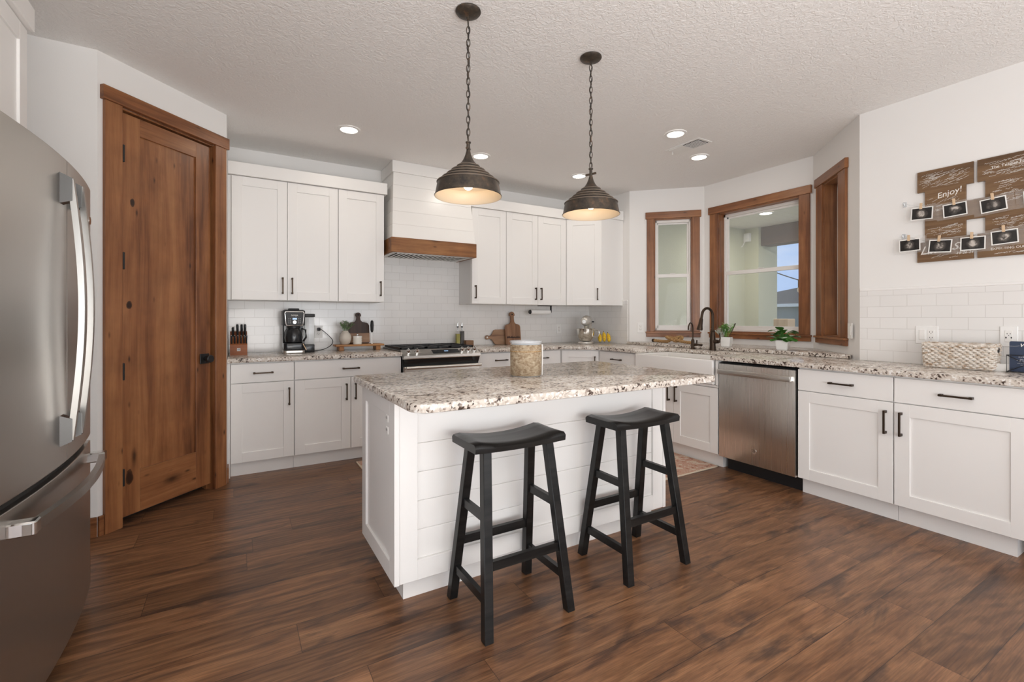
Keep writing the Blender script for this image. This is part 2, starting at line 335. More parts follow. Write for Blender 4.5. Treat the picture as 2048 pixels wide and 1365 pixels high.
c = g.ramp(g.math('MULTIPLY', f, .55), [(.32, (.035, .024, .019)), (.385, (.085, .060, .048)), (.42, (.32, .26, .22)), (.47, (.56, .50, .44)), (.60, (.66, .60, .535)), (.70, (.82, .81, .79))])
g.color(c)
# pendant metal
m = M['pend'] = mat('aged_bronze_shade', (.04, .034, .03), .45, .55); g = NG(m); n = g.noise(g.coord(), 18, 5, .7); n2 = g.noise(g.coord(), 160, 2)
c = g.ramp(n.outputs[0], [(.33, (.040, .035, .031)), (.56, (.085, .066, .050)), (.76, (.22, .125, .07))]); c = g.mix(g.ramp(n2.outputs[0], [(.70, 0.0), (.78, .6)]), c, (.30, .22, .14)); g.color(c)
M['ridge'] = mat('dusty_highlight_bronze', (.20, .16, .125), .45, .4)  # lighter colour paints in the ridge highlights along with the dusty edges
M['pendin'] = mat('shade_inside', (.62, .52, .40), .4)
# stucco, soffit
m = M['stucco'] = mat('stucco', (.52, .52, .41), .9); g = NG(m); n = g.noise(g.coord(), 120, 4, .7); g.color(g.ramp(n.outputs[0], [(.3, (.50, .51, .385)), (.7, (.63, .64, .50))])); g.bump(n.outputs[0], .5, .01)
m = M['soffit'] = mat('soffit_boards', (.80, .76, .68), .6); g = NG(m); tcn = g.n('ShaderNodeTexCoord'); sx = g.n('ShaderNodeSeparateXYZ'); g.l(tcn.outputs['Object'], sx.inputs[0]); fr = g.math('FRACT', g.math('DIVIDE', sx.outputs[1], .14)); g.bump(g.math('LESS_THAN', fr, .08), .8, -.01); g.color(g.mix(g.math('MULTIPLY', g.math('LESS_THAN', fr, .06), .4), (.80, .76, .68), (.5, .47, .42)))
M['siding'] = mat('blue_grey_siding', (.20, .25, .27), .7); M['fasc'] = mat('pale_trim', (.72, .74, .76), .6); M['roof'] = mat('grey_roof', (.17, .17, .18), .9)
M['concrete'] = paint('concrete', (.45, .44, .42), .9, 30, .2)
M['grass'] = mat('lawn', (.12, .20, .06), .9)
# rug
m = M['rug'] = mat('faded_persian_rug', (.5, .3, .25), .95); g = NG(m); v = g.coord(); n = g.noise(v, 26, 4, .7, 1.5); vo = g.n('ShaderNodeTexVoronoi'); vo.inputs['Scale'].default_value = 22; g.l(v, vo.inputs['Vector'])
f = g.math('ADD', g.math('MULTIPLY', n.outputs[0], .7), g.math('MULTIPLY', vo.outputs['Distance'], .5)); g.color(g.ramp(f, [(.34, (.16, .10, .09)), (.44, (.42, .17, .11)), (.53, (.55, .40, .30)), (.62, (.46, .22, .16)), (.72, (.60, .50, .40))]))
M['rugedge'] = mat('cream_binding', (.66, .56, .44), .9)
# birch jar, basket, rope, plants, food
m = M['birch'] = mat('birch_bark', (.5, .42, .3), .85); g = NG(m); n = g.noise(g.coord((1, 1, 1.6)), 38, 6, .75, .3); n2 = g.noise(g.coord((6, 6, 40), loc=(1, 4, 2)), 3, 3, .6)
c = g.ramp(n.outputs[0], [(.30, (.13, .075, .04)), (.45, (.29, .21, .13)), (.62, (.46, .38, .27)), (.80, (.56, .50, .40))]); c = g.mix(g.ramp(n2.outputs[0], [(.64, 0.0), (.74, .8)]), c, (.10, .065, .04)); g.color(c); g.bump(n.outputs[0], .5, .006)
m = M['wicker'] = mat('whitewashed_wicker', (.6, .55, .5), .85); g = NG(m); n = g.noise(g.coord((14, 14, 50)), 3, 3); g.color(g.ramp(n.outputs[0], [(.35, (.38, .27, .18)), (.48, (.60, .54, .47)), (.7, (.74, .70, .65))]))
M['dark'] = mat('dark_inside', (.02, .017, .015), .9)
m = M['rope'] = mat('jute_rope', (.42, .25, .10), .9); g = NG(m); n = g.noise(g.coord(), 180, 3); g.color(g.ramp(n.outputs[0], [(.35, (.24, .13, .045)), (.65, (.50, .31, .14))])); g.bump(n.outputs[0], .5, .004)
M['leaf'] = mat('leaf_green', (.055, .17, .03), .4); M['sage'] = mat('sage_leaf', (.22, .32, .17), .6); M['lav'] = mat('fresh_green_leaf', (.17, .36, .09), .55); M['pale'] = mat('pale_flower', (.62, .68, .62), .6); M['soil'] = mat('soil', (.05, .035, .025), .95)
m = M['banana'] = mat('banana_peel', (.80, .52, .04), .5); g = NG(m); n = g.noise(g.coord(), 60, 3); g.color(g.ramp(n.outputs[0], [(.5, (.80, .52, .03)), (.72, (.45, .25, .03))]))
M['oil'] = mat('olive_oil', (.30, .27, .008), .1); M['vinegar'] = mat('balsamic', (.014, .010, .010), .1)
M['vase'] = mat('cream_stoneware', (.62, .57, .50), .7); M['wax'] = mat('pale_wax', (.78, .76, .70), .5)
M['navy'] = mat('navy_card', (.030, .045, .085), .5); M['paper'] = mat('paper_towel', (.86, .85, .83), .9)
M['mixer'] = mat('champagne_mixer', (.62, .59, .54), .2, .35, coat=.6); M['bowl'] = mat('polished_bowl', (.72, .69, .63), .14, 1.0)
m = M['photo'] = mat('scan_print', (.05, .05, .05), .25, coat=.4); g = NG(m); oi = g.n('ShaderNodeObjectInfo'); tcn = g.n('ShaderNodeTexCoord'); gv = g.n('ShaderNodeVectorMath', operation='ADD'); cb = g.n('ShaderNodeCombineXYZ'); g.l(g.math('MULTIPLY', oi.outputs['Random'], 50), cb.inputs[1]); g.l(tcn.outputs['Object'], gv.inputs[0]); g.l(cb.outputs[0], gv.inputs[1])
n = g.noise(gv.outputs[0], 26, 4, .6, 1.0); ln = g.n('ShaderNodeVectorMath', operation='LENGTH'); g.l(tcn.outputs['Object'], ln.inputs[0]); fall = g.ramp(g.math('MULTIPLY', ln.outputs['Value'], 18), [(.25, 1.0), (.75, .15)])
g.color(g.ramp(g.math('MULTIPLY', n.outputs[0], fall), [(.20, (.018, .016, .015)), (.42, (.09, .08, .072)), (.60, (.55, .50, .45))]))
M['lampglow'] = mat('led_diffuser', (.9, .9, .88), .5, emit=(1, .93, .83), estr=9.0)
M['bulb'] = mat('bulb', (1, .9, .7), .4, emit=(1, .84, .62), estr=14.0)

# ================================================================== SETTING
CEIL = 2.72
struct(MB().box(-4.6, 4.1, -4.1, 4.9, -.06, 0).build('floor', M['floor'], smooth=False))
struct(MB().prism([(-4.65, -4.15), (4.07, -4.15), (4.07, 1.5), (4.72, 2.2), (4.72, 3.5), (4.12, 4.1), (4.12, 4.9), (-4.65, 4.9)], CEIL, CEIL + .06).build('ceiling', M['ceil'], smooth=False))
def wall(name, p0, p1, holes=(), e0=0, e1=0, th=.12, z1=CEIL):
    L = math.hypot(p1[0] - p0[0], p1[1] - p0[1]); a = math.atan2(p1[1] - p0[1], p1[0] - p0[0]); b = MB()
    xs = -e0
    for (h0, h1, hz0, hz1) in sorted(holes):
        b.box(xs, h0, 0, th, 0, z1); b.box(h0, h1, 0, th, 0, hz0) if hz0 > 0 else None; b.box(h0, h1, 0, th, hz1, z1); xs = h1
    b.box(xs, L + e1, 0, th, 0, z1)
    o = b.build(name, M['wall'], smooth=False); o.location = (p0[0], p0[1], 0); o.rotation_euler = (0, 0, a); return struct(o)
BAYA, BAYB, BAYC, BAYD = (4.0, 4.02), (4.585, 3.435), (4.585, 2.275), (3.95, 1.64)
wall('wall_back', (-.057, 4.755), (4.0, 4.755), e0=.12, e1=.12)
wall('wall_right_rear', (4.0, 4.755), BAYA, e0=.12)
W1 = (.28, .694, 1.065, 2.375); W2 = (.177, 1.041, 1.065, 2.378); W3 = (.323, .652, 1.065, 2.39)
wall('wall_bay_rear', BAYA, BAYB, [W1], th=.14)
wall('wall_bay_center', BAYB, BAYC, [W2], e0=.03, e1=.03, th=.14)
L3 = math.hypot(BAYD[0] - BAYC[0], BAYD[1] - BAYC[1])
wall('wall_bay_front', BAYC, BAYD, [(L3 - W3[1], L3 - W3[0], W3[2], W3[3])], th=.14)
wall('wall_right_front', BAYD, (3.95, -4.0), e1=.12)
wall('wall_rear', (3.95, -4.0), (-4.5, -4.0), [(.35, 2.85, .15, 2.45), (4.75, 6.35, .65, 2.35)], e1=.12)
wall('wall_left_living', (-4.5, -4.0), (-4.5, 1.2), [(1.4, 3.8, .45, 2.45)])
wall('wall_left_return', (-4.5, 1.2), (-1.32, 1.2))
wall('wall_left', (-1.32, 1.2), (-1.32, 3.417), e1=.12)
wall('wall_left_alcove', (-1.32, 3.417), (-.664, 3.417))
wall('wall_pantry', (-.664, 3.417), (-.057, 4.024), [(.10, .766, 0, 2.452)], th=.10)
wall('wall_pantry_return', (-.057, 4.024), (-.057, 4.755))
struct(MB().prism([(4.0, 1.69), (4.585, 2.275), (4.585, 3.435), (4.0, 4.02)], 0, .913).build('wall_bay_base', M['wall'], smooth=False))
# tile
def tiles(name, loc, rz, L, z0, z1, cap=True, th=.009, holes=()):
    b = MB(); b.box(0, L, -th, 0, z0, z1)
    o = b.build(name, M['tile'], smooth=False); o.location = (loc[0], loc[1], 0); o.rotation_euler = (0, 0, rz); struct(o)
    if cap:
        c = MB().box(0, L, -th - .003, 0, z1 - .006, z1 + .012, .003).build('tile_cap', M['cab'], o)
    return o
tiles('backsplash_back', (-.056, 4.755), 0, 4.055, .914, 1.90, False)
tiles('backsplash_right_rear', (4.0, 4.746), RW, .70, .914, 1.425)
tiles('backsplash_right_front', (3.95, 1.635), RW, 1.9, .914, 1.424)
# baseboards
bb = MB().box(-1.30, -.664, 3.403, 3.417, 0, .112, .003).build('baseboard_left', M['trimx']); struct(bb)
bb = MB().box(0, .026, -.014, 0, 0, .112, .002).build('baseboard_pantry_left', M['trimx']); bb.location = (-.664, 3.417, 0); bb.rotation_euler = (0, 0, PI / 4); struct(bb)
bb = MB().box(-.057, -.044, 4.03, 4.19, 0, .112, .002).build('baseboard_pantry_right', M['trimx']); struct(bb)

# ---------------------------------------------------------------- pantry door
dr = structE('door_1', (-.664, 3.417, 0), PI / 4)
b = MB(); b.box(.026, .120, -.022, 0, 0, 2.456, .002); b.build('door_casing', M['trimz'], dr)
b = MB(); b.box(.746, .838, -.022, 0, 0, 2.456, .002); b.build('door_casing', M['trimz'], dr)
b = MB(); b.box(.012, .857, -.030, 0, 2.456, 2.536, .002); b.build('door_head_casing', M['trimx'], dr)
b = MB(); b.box(.100, .120, 0, .10, 0, 2.452); b.box(.746, .766, 0, .10, 0, 2.452); b.box(.12, .746, 0, .10, 2.444, 2.464); b.box(.12, .132, .052, .07, 0, 2.444); b.box(.734, .746, .052, .07, 0, 2.444); b.build('door_jamb', M['trimz'], dr, smooth=False)
dp = structE('door_leaf'); dp.parent = dr; dp.location = (.122, .012, 0)
x1, z0, z1 = .612, .045, 2.434
b = MB(); b.box(0, .122, 0, .036, z0, z1, .0015); b.box(x1 - .114, x1, 0, .036, z0, z1, .0015); b.build('door_stile', M['doorz'], dp)
b = MB(); b.box(.122, x1 - .114, 0, .036, 2.328, z1, .001); b.box(.122, x1 - .114, 0, .036, z0, .30, .001); b.build('door_rail', M['doorx'], dp)
b = MB(); b.box(.118, x1 - .11, .011, .028, .296, 2.332); b.build('door_panel', M['doorz'], dp, smooth=False)
for z in (.288, .908, 1.557, 2.185):
    MB().box(-.001, .010, -.034, .002, z - .05, z + .05, .002).build('hinge', M['black'], dp)
kb = MB(); kb.box(.525, .595, -.008, 0, .902, .972, .002); kb.cyl((.560, -.008, .937), (.560, -.035, .937), .011); kb.build('knob_plate', M['black'], dp)
MB().tube([(.560, -.034, .937), (.560, -.040, .937), (.560, -.058, .937), (.560, -.063, .937)], [.018, .027, .027, .022], 24).build('door_knob', M['black'], dp)
# near-black sheet painting in the shade of the closet behind the leaf
struct(MB().box(.05, .80, .11, .13, 0, 2.5).build('pantry_dark_sheet', M['dark'], smooth=False)); o = bpy.data.objects['pantry_dark_sheet']; o.location = (-.664, 3.417, 0); o.rotation_euler = (0, 0, PI / 4)

# ---------------------------------------------------------------- bay windows
def window(name, p, rz, hole, side_only=False, head=(.075, .0), cas=.082, flip=False, depth=.10, cashead=None):
    """local x along the wall, y outwards; wooden casing, sill, white vinyl single-hung sash"""
    h0, h1, z0, z1 = hole; t = structE(name, (p[0], p[1], 0), rz)
    ce = cas + .015
    MB().box(h0 - cas, h0, -.020, 0, z0, z1, .002).build('window_casing', M['trimz'], t)
    MB().box(h1, h1 + cas, -.020, 0, z0, z1, .002).build('window_casing', M['trimz'], t)
    MB().box(h0 - ce, h1 + ce, -.028, 0, z1, z1 + .077, .002).build('window_head_casing', M['trimx'], t)
    MB().box(h0 - ce, h1 + ce, -.036, .0, z0 - .018, z0, .003).build('window_stool', M['trimx'], t)
    MB().box(h0 - ce + .008, h1 + ce - .008, -.022, 0, z0 - .062, z0 - .018, .002).build('window_apron', M['trimx'], t)
    j = MB(); j.box(h0, h0 + .012, 0, depth, z0, z1); j.box(h1 - .012, h1, 0, depth, z0, z1); j.build('window_jamb', M['trimz'], t, smooth=False)
    j = MB(); j.box(h0, h1, 0, depth, z1 - .012, z1); j.box(h0, h1, 0, depth, z0, z0 + .012); j.build('window_jamb', M['trimx'], t, smooth=False)
    a0, a1, b0, b1 = h0 + .012, h1 - .012, z0 + .012, z1 - .012; zm = (b0 + b1) / 2 + .008; y = depth - .045
    f = MB(); f.box(a0, a0 + .020, y, y + .06, b0, b1, .002); f.box(a1 - .020, a1, y, y + .06, b0, b1, .002); f.box(a0, a1, y, y + .06, b1 - .030, b1, .002); f.box(a0, a1, y, y + .06, b0, b0 + .028, .002); f.build('window_frame', M['vinyl'], t)
    s = MB(); c0, c1 = a0 + .017, a1 - .017
    s.box(c0, c0 + .022, y + .006, y + .03, b0 + .024, zm, .002); s.box(c1 - .022, c1, y + .006, y + .03, b0 + .024, zm, .002); s.box(c0, c1, y + .006, y + .03, b0 + .024, b0 + .060, .002); s.box(c0, c1, y + .004, y + .03, zm - .034, zm + .006, .002); s.build('lower_sash', M['vinyl'], t)
    s = MB(); s.box(c0, c0 + .02, y + .032, y + .05, zm - .03, b1 - .02, .002); s.box(c1 - .02, c1, y + .032, y + .05, zm - .03, b1 - .02, .002); s.box(c0, c1, y + .032, y + .05, b1 - .048, b1 - .02, .002); s.box(c0, c1, y + .032, y + .05, zm - .03, zm + .004, .002); s.build('upper_sash', M['vinyl'], t)
    MB().box(c0 + .02, c1 - .02, y + .016, y + .020, b0 + .05, zm - .03).build('pane', M['thinglass'], t, smooth=False)
    MB().box(c0 + .015, c1 - .015, y + .040, y + .044, zm - .01, b1 - .04).build('pane', M['thinglass'], t, smooth=False)
    MB().box((a0 + a1) / 2 - .03, (a0 + a1) / 2 + .03, y - .004, y + .01, zm + .006, zm + .014, .002).build('sash_lock', M['vinyl'], t)
    return t
window('window_1', BAYA, -PI / 4, W1, depth=.075)
window('window_2', BAYB, RW, W2, depth=.125, cas=.096)
window('window_3', BAYC, math.radians(-135), (L3 - W3[1], L3 - W3[0], W3[2], W3[3]), depth=.14, cas=.13)

# ---------------------------------------------------------------- the patio and yard outside the bay
struct(MB().box(4.75, 9.5, -2.0, 12, -.10, -.02).build('patio_slab', M['concrete'], smooth=False))
struct(MB().box(9.5, 60, -40, 60, -.12, -.04).build('lawn', M['grass'], smooth=False))
struct(MB().box(4.15, 8.0, 4.69, 4.85, -.02, 2.9).build('wall_patio_wing', M['stucco'], smooth=False))
struct(MB().box(7.3, 7.83, 4.455, 4.92, -.02, 2.9).build('wall_patio_column', M['stucco'], smooth=False))
struct(MB().prism([(4.10, 1.30), (4.85, 2.1), (4.85, 3.6), (4.15, 4.2), (4.15, 4.9), (8.0, 4.9), (8.0, -2.0), (4.10, -2.0)], 2.70, 2.715).build('ceiling_patio', M['soffit'], smooth=False))
struct(MB().box(7.36, 7.62, -2.0, 4.454, 2.40, 2.699, .004).build('trim_patio_beam', M['darkbeam']))
for (sx_, sy_, lab) in ((6.40, 3.80, 'round recessed light in the boarded patio ceiling outside the large window'), (6.40, 1.4, 'added patio ceiling light out of view to the right, brightening the patio')):  # the second one is unseen, added to brighten the stucco
    t = thing('soffit_light', lab, 'ceiling light', (sx_, sy_, 2.70))
    MB().lathe([(.10, -.001), (.10, -.010), (.078, -.012)], cap0=False, cap1=False).build('trim_ring', M['white'], t)
    MB().lathe([(.078, -.012), (.001, -.010)], cap0=False, cap1=True).build('diffuser', M['lampglow'], t)
    lamp('soffit_lamp', 'AREA', (sx_, sy_, 2.67), (0, 0, 0), 20, (1, .93, .82), shape='DISK', size=.15)
t = thing('outdoor_outlet', 'white weatherproof outlet cover with a white cord, high on the patio column', 'outlet', (7.28, 4.63, 2.55), RW)
MB().box(-.055, .055, -.04, .02, -.07, .07, .012, 2).build('cover', M['white'], t)
MB().box(-.035, .035, -.055, -.03, -.02, .06, .008, 2).build('hood', M['white'], t)
MB().tube([(-.02, -.045, -.06), (-.05, -.06, -.14), (-.35, -.5, -.38), (-.62, -.95, -.52)], .008, 8).build('cord', M['white'], t)
# string lights
pts = []
a, b_ = Vector((7.845, 4.47, 1.985)), Vector((8.6, 1.2, 2.05))
for i in range(41):
    k = i / 40; p = a.lerp(b_, k); p.z -= .42 * 4 * k * (1 - k); pts.append(p)
t = thing('string_lights', 'dark string of small hanging bulbs in the yard, seen through the large window', 'string lights', (8.5, 4.0, 1.3))
MB_ = MB(); MB_.M = Matrix.Translation((-8.5, -4.0, -1.3)); MB_.tube(pts, .009, 6).build('cable', M['black'], t); MB().box(.06, .14, -2.85, -2.77, -1.32, .80).build('post', M['darkbeam'], t)
for i in range(4, 40, 4):
    p = pts[i] - Vector((8.5, 4.0, 1.3))
    sk = MB().cyl(p, p - Vector((0, 0, .12)), .022, 8).build('socket', M['black'], t)
    MB().sphere(p - Vector((0, 0, .16)), .034, 10, (1, 1, 1.3)).build('bulb', M['vase'], sk)
# post with bird house, shed and fence
t = thing('bird_house', 'small weathered wooden bird house on a post beyond the patio', 'bird house', (6.5, 3.60, 0))
MB().box(-.09, .09, -.10, .10, 1.075, 1.21, .006).build('box', M['pin'], t); MB().box(-.05, .05, -.045, .035, -.02, 1.075).build('post', M['pin'], t)
t = thing('garden_shed', 'grey blue sided shed with a low pale-trimmed roof in the yard', 'shed', (16, 8.0, 0))
MB().box(0, 4, -5, 4, -.06, 1.62).build('wall', M['siding'], t, smooth=False)
MB().prism([(-5.2, 1.62), (4.2, 1.62), (-.5, 2.35)], -.15, 4.2, 'x').build('roof', M['roof'], t, smooth=False)
MB().box(-.18, -.02, -5.2, 4.2, 1.60, 1.70).build('fascia', M['fasc'], t); MB().box(-.1, .02, -1.2, -1.05, 0, 1.6).build('corner_board', M['fasc'], t)

# ================================================================== CABINETS
YB = 4.118; XR = 3.363; WB = 4.754; DB = .626
def shaker(b, x0, x1, z0, z1, st=.074, t=.020, rec=.009):
    e = .0012
    b.box(x0, x0 + st, 0, t, z0, z1, e); b.box(x1 - st, x1, 0, t, z0, z1, e)
    b.box(x0 + st, x1 - st, 0, t, z1 - st, z1, e); b.box(x0 + st, x1 - st, 0, t, z0, z0 + st, e)
    b.box(x0 + st - .002, x1 - st + .002, rec, t - .001, z0 + st - .002, z1 - st + .002); return b
def pull(par, x, z, L=.14, vert=True):
    b = MB(); h = L / 2
    if vert:
        b.box(x - .005, x + .005, -.034, -.024, z - h, z + h, .001)
        for s in (-1, 1): b.box(x - .0065, x + .0065, -.030, 0, z + s * (h - .008) - .0075, z + s * (h - .008) + .0075, .001)
    else:
        b.box(x - h, x + h, -.034, -.024, z - .005, z + .005, .001)
        for s in (-1, 1): b.box(x + s * (h - .008) - .0075, x + s * (h - .008) + .0075, -.030, 0, z - .0065, z + .0065, .001)
    return b.build('handle', M['bronze'], par)
def base_cab(label, loc, rz, W, doors, drawers=((0, 1),), depth=DB, end_panel=False, kick=True, dz=(.723, .868), group='white base cabinets'):
    t = thing('base_cabinet', label, 'cabinet', (loc[0], loc[1], 0), rz, group)
    b = MB(); b.box(0, W, .0215, depth, .112, .879); b.build('body', M['cab'], t, smooth=False)
    if kick: MB().box(0, W - (.066 if end_panel else 0), .068, depth, 0, .111).build('toe_kick', M['cab'], t, smooth=False)
    g = .0025
    for a, c in drawers:
        d = MB().box(a * W + g, c * W - g, 0, .020, dz[0], dz[1], .0015).build('drawer', M['cab'], t); pull(d, (a + c) / 2 * W, (dz[0] + dz[1]) / 2, .14, False)
    for a, c, side in doors:
        d = shaker(MB(), a * W + g, c * W - g, .114, dz[0] - .005 if drawers else .868).build('door', M['cab'], t)
        zt = (dz[0] - .005 if drawers else .868) - .12
        if side: pull(d, (c * W - .037) if side == 'r' else (a * W + .037), zt, .14)
    return t
base_cab('white base cabinet with one door and drawer beside the pantry door', (-.034, YB), 0, .440, [(0, 1, 'r')])
base_cab('white two-door base cabinet with a wide drawer just left of the stove', (.408, YB), 0, .876, [(0, .5, 'r'), (.5, 1, 'l')])
base_cab('narrow white drawer cabinet just right of the stove', (2.056, YB), 0, .519, [(0, 1, 'l')])
base_cab('white drawer cabinet left of the angled corner cabinet, behind the island jar', (2.577, YB), 0, .489, [(0, 1, 'r')])
base_cab('white drawer cabinet between the angled corner cabinet and the sink', (XR, 3.822), RW, .534, [(0, 1, 'l')])
base_cab('white base cabinet right of the dishwasher', (XR, 1.771), RW, .548, [(0, 1, 'r')], depth=.582)
base_cab('white base cabinet at the right edge below the woven basket', (XR, 1.221), RW, .562, [(0, 1, 'l')], depth=.582, end_panel=True)
# angled corner base
t = thing('corner_base_cabinet', 'white angled base cabinet in the back corner under the stand mixer', 'cabinet', (3.068, YB, 0), -PI / 4)
q45 = math.sqrt(.5); MB().prism([((x - 3.068) * q45 - (y - YB) * q45, (x - 3.068) * q45 + (y - YB) * q45) for x, y in ((3.070, 4.147), (3.392, 3.825), (3.985, 3.825), (3.985, 4.74), (3.070, 4.74))], .112, .879).build('body', M['cab'], t, smooth=False)
MB().box(.03, .387, .08, .11, 0, .111).build('toe_kick', M['cab'], t, smooth=False)
d = shaker(MB(), .010, .407, .114, .868).build('door', M['cab'], t); pull(d, .37, .74)
# sink base
t = thing('sink_cabinet', 'white two-door cabinet under the white apron sink', 'cabinet', (XR, 3.286, 0), RW, 'white base cabinets')
b = MB(); b.box(.002, .892, .0215, DB, .112, .668); b.box(.002, .007, .0, DB, .668, .879); b.box(.872, .896, .0, DB, .668, .879); b.build('body', M['cab'], t, smooth=False)
MB().box(.002, .892, .068, DB, 0, .111).build('toe_kick', M['cab'], t, smooth=False)
MB().box(.002, .896, .0, .020, .655, .674, .001).build('rail', M['cab'], t)
d = shaker(MB(), .004, .440, .114, .650).build('door', M['cab'], t); pull(d, .403, .55)
d = shaker(MB(), .445, .892, .114, .650).build('door', M['cab'], t); pull(d, .482, .55)
# apron sink
t = thing('apron_sink', 'white fireclay apron-front sink set into the granite worktop', 'sink', (3.335, 3.278, 0), RW)
b = MB(); S0, S1 = 0.0, .855
b.prism([(0, .679), (S1 - .0, .679), (S1, .879), (0, .879)], 0, .045, 'y', .012, 3)
b.box(0, .03, .02, .47, .690, .879, .006, 2); b.box(S1 - .03, S1, .02, .47, .690, .879, .006, 2); b.box(0, S1, .44, .47, .690, .879, .006, 2); b.box(.01, S1 - .01, .02, .46, .690, .705)
b.build('basin', M['porc'], t)
MB().lathe([(.045, .706), (.045, .709), (.02, .710)], (.43, .24, 0)).build('drain', M['bronze'], t)
# dishwasher
t = thing('dishwasher', 'stainless steel dishwasher with a bar handle, right of the sink', 'dishwasher', (XR, 2.389, 0), RW)
MB().box(.006, .607, .03, DB, .105, .868).build('body', M['black'], t, smooth=False)
b = MB(); b.prism([(.008, .108), (.606, .108), (.606, .856), (.008, .856)], -.006, .03, 'y', .004, 2); b.build('door', M['steel'], t)
b = MB(); b.box(.022, .590, -.050, -.024, .775, .815, .004, 2); b.box(.022, .05, -.03, -.005, .778, .812, .003); b.box(.562, .590, -.03, -.005, .778, .812, .003); b.build('handle', M['steelx'], t)
MB().box(.012, .602, .002, .030, .857, .864).build('control_strip', M['gloss'], t, smooth=False)
MB().box(.03, .606, .082, .10, 0, .104).build('toe_panel', M['black'], t, smooth=False)
bd = MB().tube([(.305, -.0055, .215), (.305, -.0085, .215)], .019, 24).build('badge', M['chrome'], t); MB().text('GE', .017, (.293, -.0087, .2095), .25, depth=.0003).build('badge_letters', M['black'], bd)

# wall cabinets
YU = 4.415
def wall_cab(label, x0, x1, doors, z0=1.372, z1=2.389):
    W = x1 - x0; t = thing('wall_cabinet', label, 'cabinet', (x0, YU, 0), 0, 'white wall cabinets')
    MB().box(0, W, .0215, .330, z0, z1).build('body', M['cab'], t, smooth=False)
    for a, c, side in doors:
        d = shaker(MB(), a + .002, c - .002, z0 + .002, z1 - .002).build('door', M['cab'], t); pull(d, (c - .037) if side == 'r' else (a + .037), z0 + .125)
    return t
wall_cab('white two-door wall cabinet above the knife block and coffee maker', -.031, .796, [(0, .413, 'r'), (.413, .827, 'l')])
wall_cab('white single-door wall cabinet just left of the range hood', .798, 1.212, [(0, .414, 'r')])
wall_cab('white single-door wall cabinet just right of the range hood', 2.132, 2.548, [(0, .416, 'l')])
wall_cab('white two-door wall cabinet above the tall cutting board and paper towel', 2.550, 3.368, [(0, .416, 'r'), (.416, .818, 'l')])
t = thing('corner_wall_cabinet', 'white angled wall cabinet in the corner above the stand mixer', 'cabinet', (3.370, YU, 0), 0)
MB().prism([(.002, .022), (.275, -.268), (.290, -.290), (.628, -.290), (.628, .329), (.002, .329)], 1.372, 2.389).build('body', M['cab'], t, smooth=False)
dd = bpy.data.objects.new('door', None)
b = MB(); b.M = Matrix.Rotation(-PI / 4, 4, 'Z'); shaker(b, .003, .404, 1.374, 2.387); d = b.build('door', M['cab'], t)
b = MB(); b.M = Matrix.Rotation(-PI / 4, 4, 'Z'); b.box(.362, .372, -.034, -.024, 1.43, 1.57, .001)
for z in (1.438, 1.562): b.box(.3605, .3735, -.030, 0, z - .0075, z + .0075, .001)
b.build('handle', M['bronze'], d)
t = tag(MB().box(-.056, -.033, 4.437, 4.744, 1.372, 2.389).build('filler_strip', M['cab'], smooth=False), 'narrow white filler strip between the pantry wall and first wall cabinet', 'filler')
tag(MB().box(-.056, -.036, 4.140, 4.70, .0, .879).build('filler_strip', M['cab'], smooth=False), 'narrow white filler strip between the pantry wall and first base cabinet', 'filler')
b = MB(); b.box(-.055, 1.236, 4.393, 4.436, 2.391, 2.495, .002); b.box(1.214, 1.236, 4.436, 4.742, 2.391, 2.495); tag(b.build('crown_board', M['cab']), 'flat white crown board along the wall cabinets left of the hood', 'crown molding')
b = MB(); b.prism([(2.11, 4.742), (2.11, 4.393), (3.361, 4.393), (3.651, 4.103), (3.985, 4.103), (3.985, 4.125), (3.660, 4.125), (3.370, 4.415), (2.132, 4.415), (2.132, 4.742)], 2.391, 2.495); tag(b.build('crown_board', M['cab'], smooth=False), 'flat white crown board along the wall cabinets right of the hood', 'crown molding')

# worktops
tag(MB().prism([(-.055, 4.744), (-.055, 4.085), (1.284, 4.085), (1.284, 4.744)], .880, .914, bev=.006).build('worktop', M['granite']), 'speckled granite worktop left of the stove', 'worktop')
tag(MB().prism([(2.056, 4.744), (2.056, 4.085), (3.055, 4.085), (3.330, 3.810), (3.330, 3.272), (3.790, 3.272), (3.790, 2.440), (3.330, 2.440), (3.330, .640), (3.940, .640), (3.940, 1.70), (3.99, 1.70), (3.99, 4.744)], .880, .914, bev=.006).build('worktop', M['granite']), 'L-shaped speckled granite worktop around the sink and right wall', 'worktop')
tag(MB().prism([(3.975, 4.045), (3.975, 1.715), (4.03, 1.725), (4.58, 2.277), (4.58, 3.43), (4.0, 4.01), (3.99, 4.045)], .9145, .944, bev=.004).build('window_ledge', M['granite']), 'raised granite ledge running below the bay windows', 'ledge')

# ---------------------------------------------------------------- hood
t = thing('range_hood', 'white shiplap range hood with a stained wooden band above the stove', 'range hood', (1.68, 4.745, 1.835))
def W_(loc): b = MB(); b.M = Matrix.Translation(-Vector(loc)); return b
L = (1.68, 4.745, 1.835)
b = W_(L); zb, zt = 1.977, 2.612; n = 5
for i in range(n):
    k0, k1 = i / n, (i + 1) / n; e = .0022
    za, zc = zb + (zt - zb) * k0 + e, zb + (zt - zb) * k1
    def xy(z): k = (z - zb) / (zt - zb); return 1.252 + .036 * k, 2.106 - .030 * k, 4.286 + .088 * k
    (a0, a1, a2), (c0, c1, c2) = xy(za), xy(zc)
    b.hexa([(a0, a2, za), (a1, a2, za), (a1, 4.745, za), (a0, 4.745, za)], [(c0, c2, zc), (c1, c2, zc), (c1, 4.745, zc), (c0, 4.745, zc)])
b.build('body', M['hoodw'], t, smooth=False)
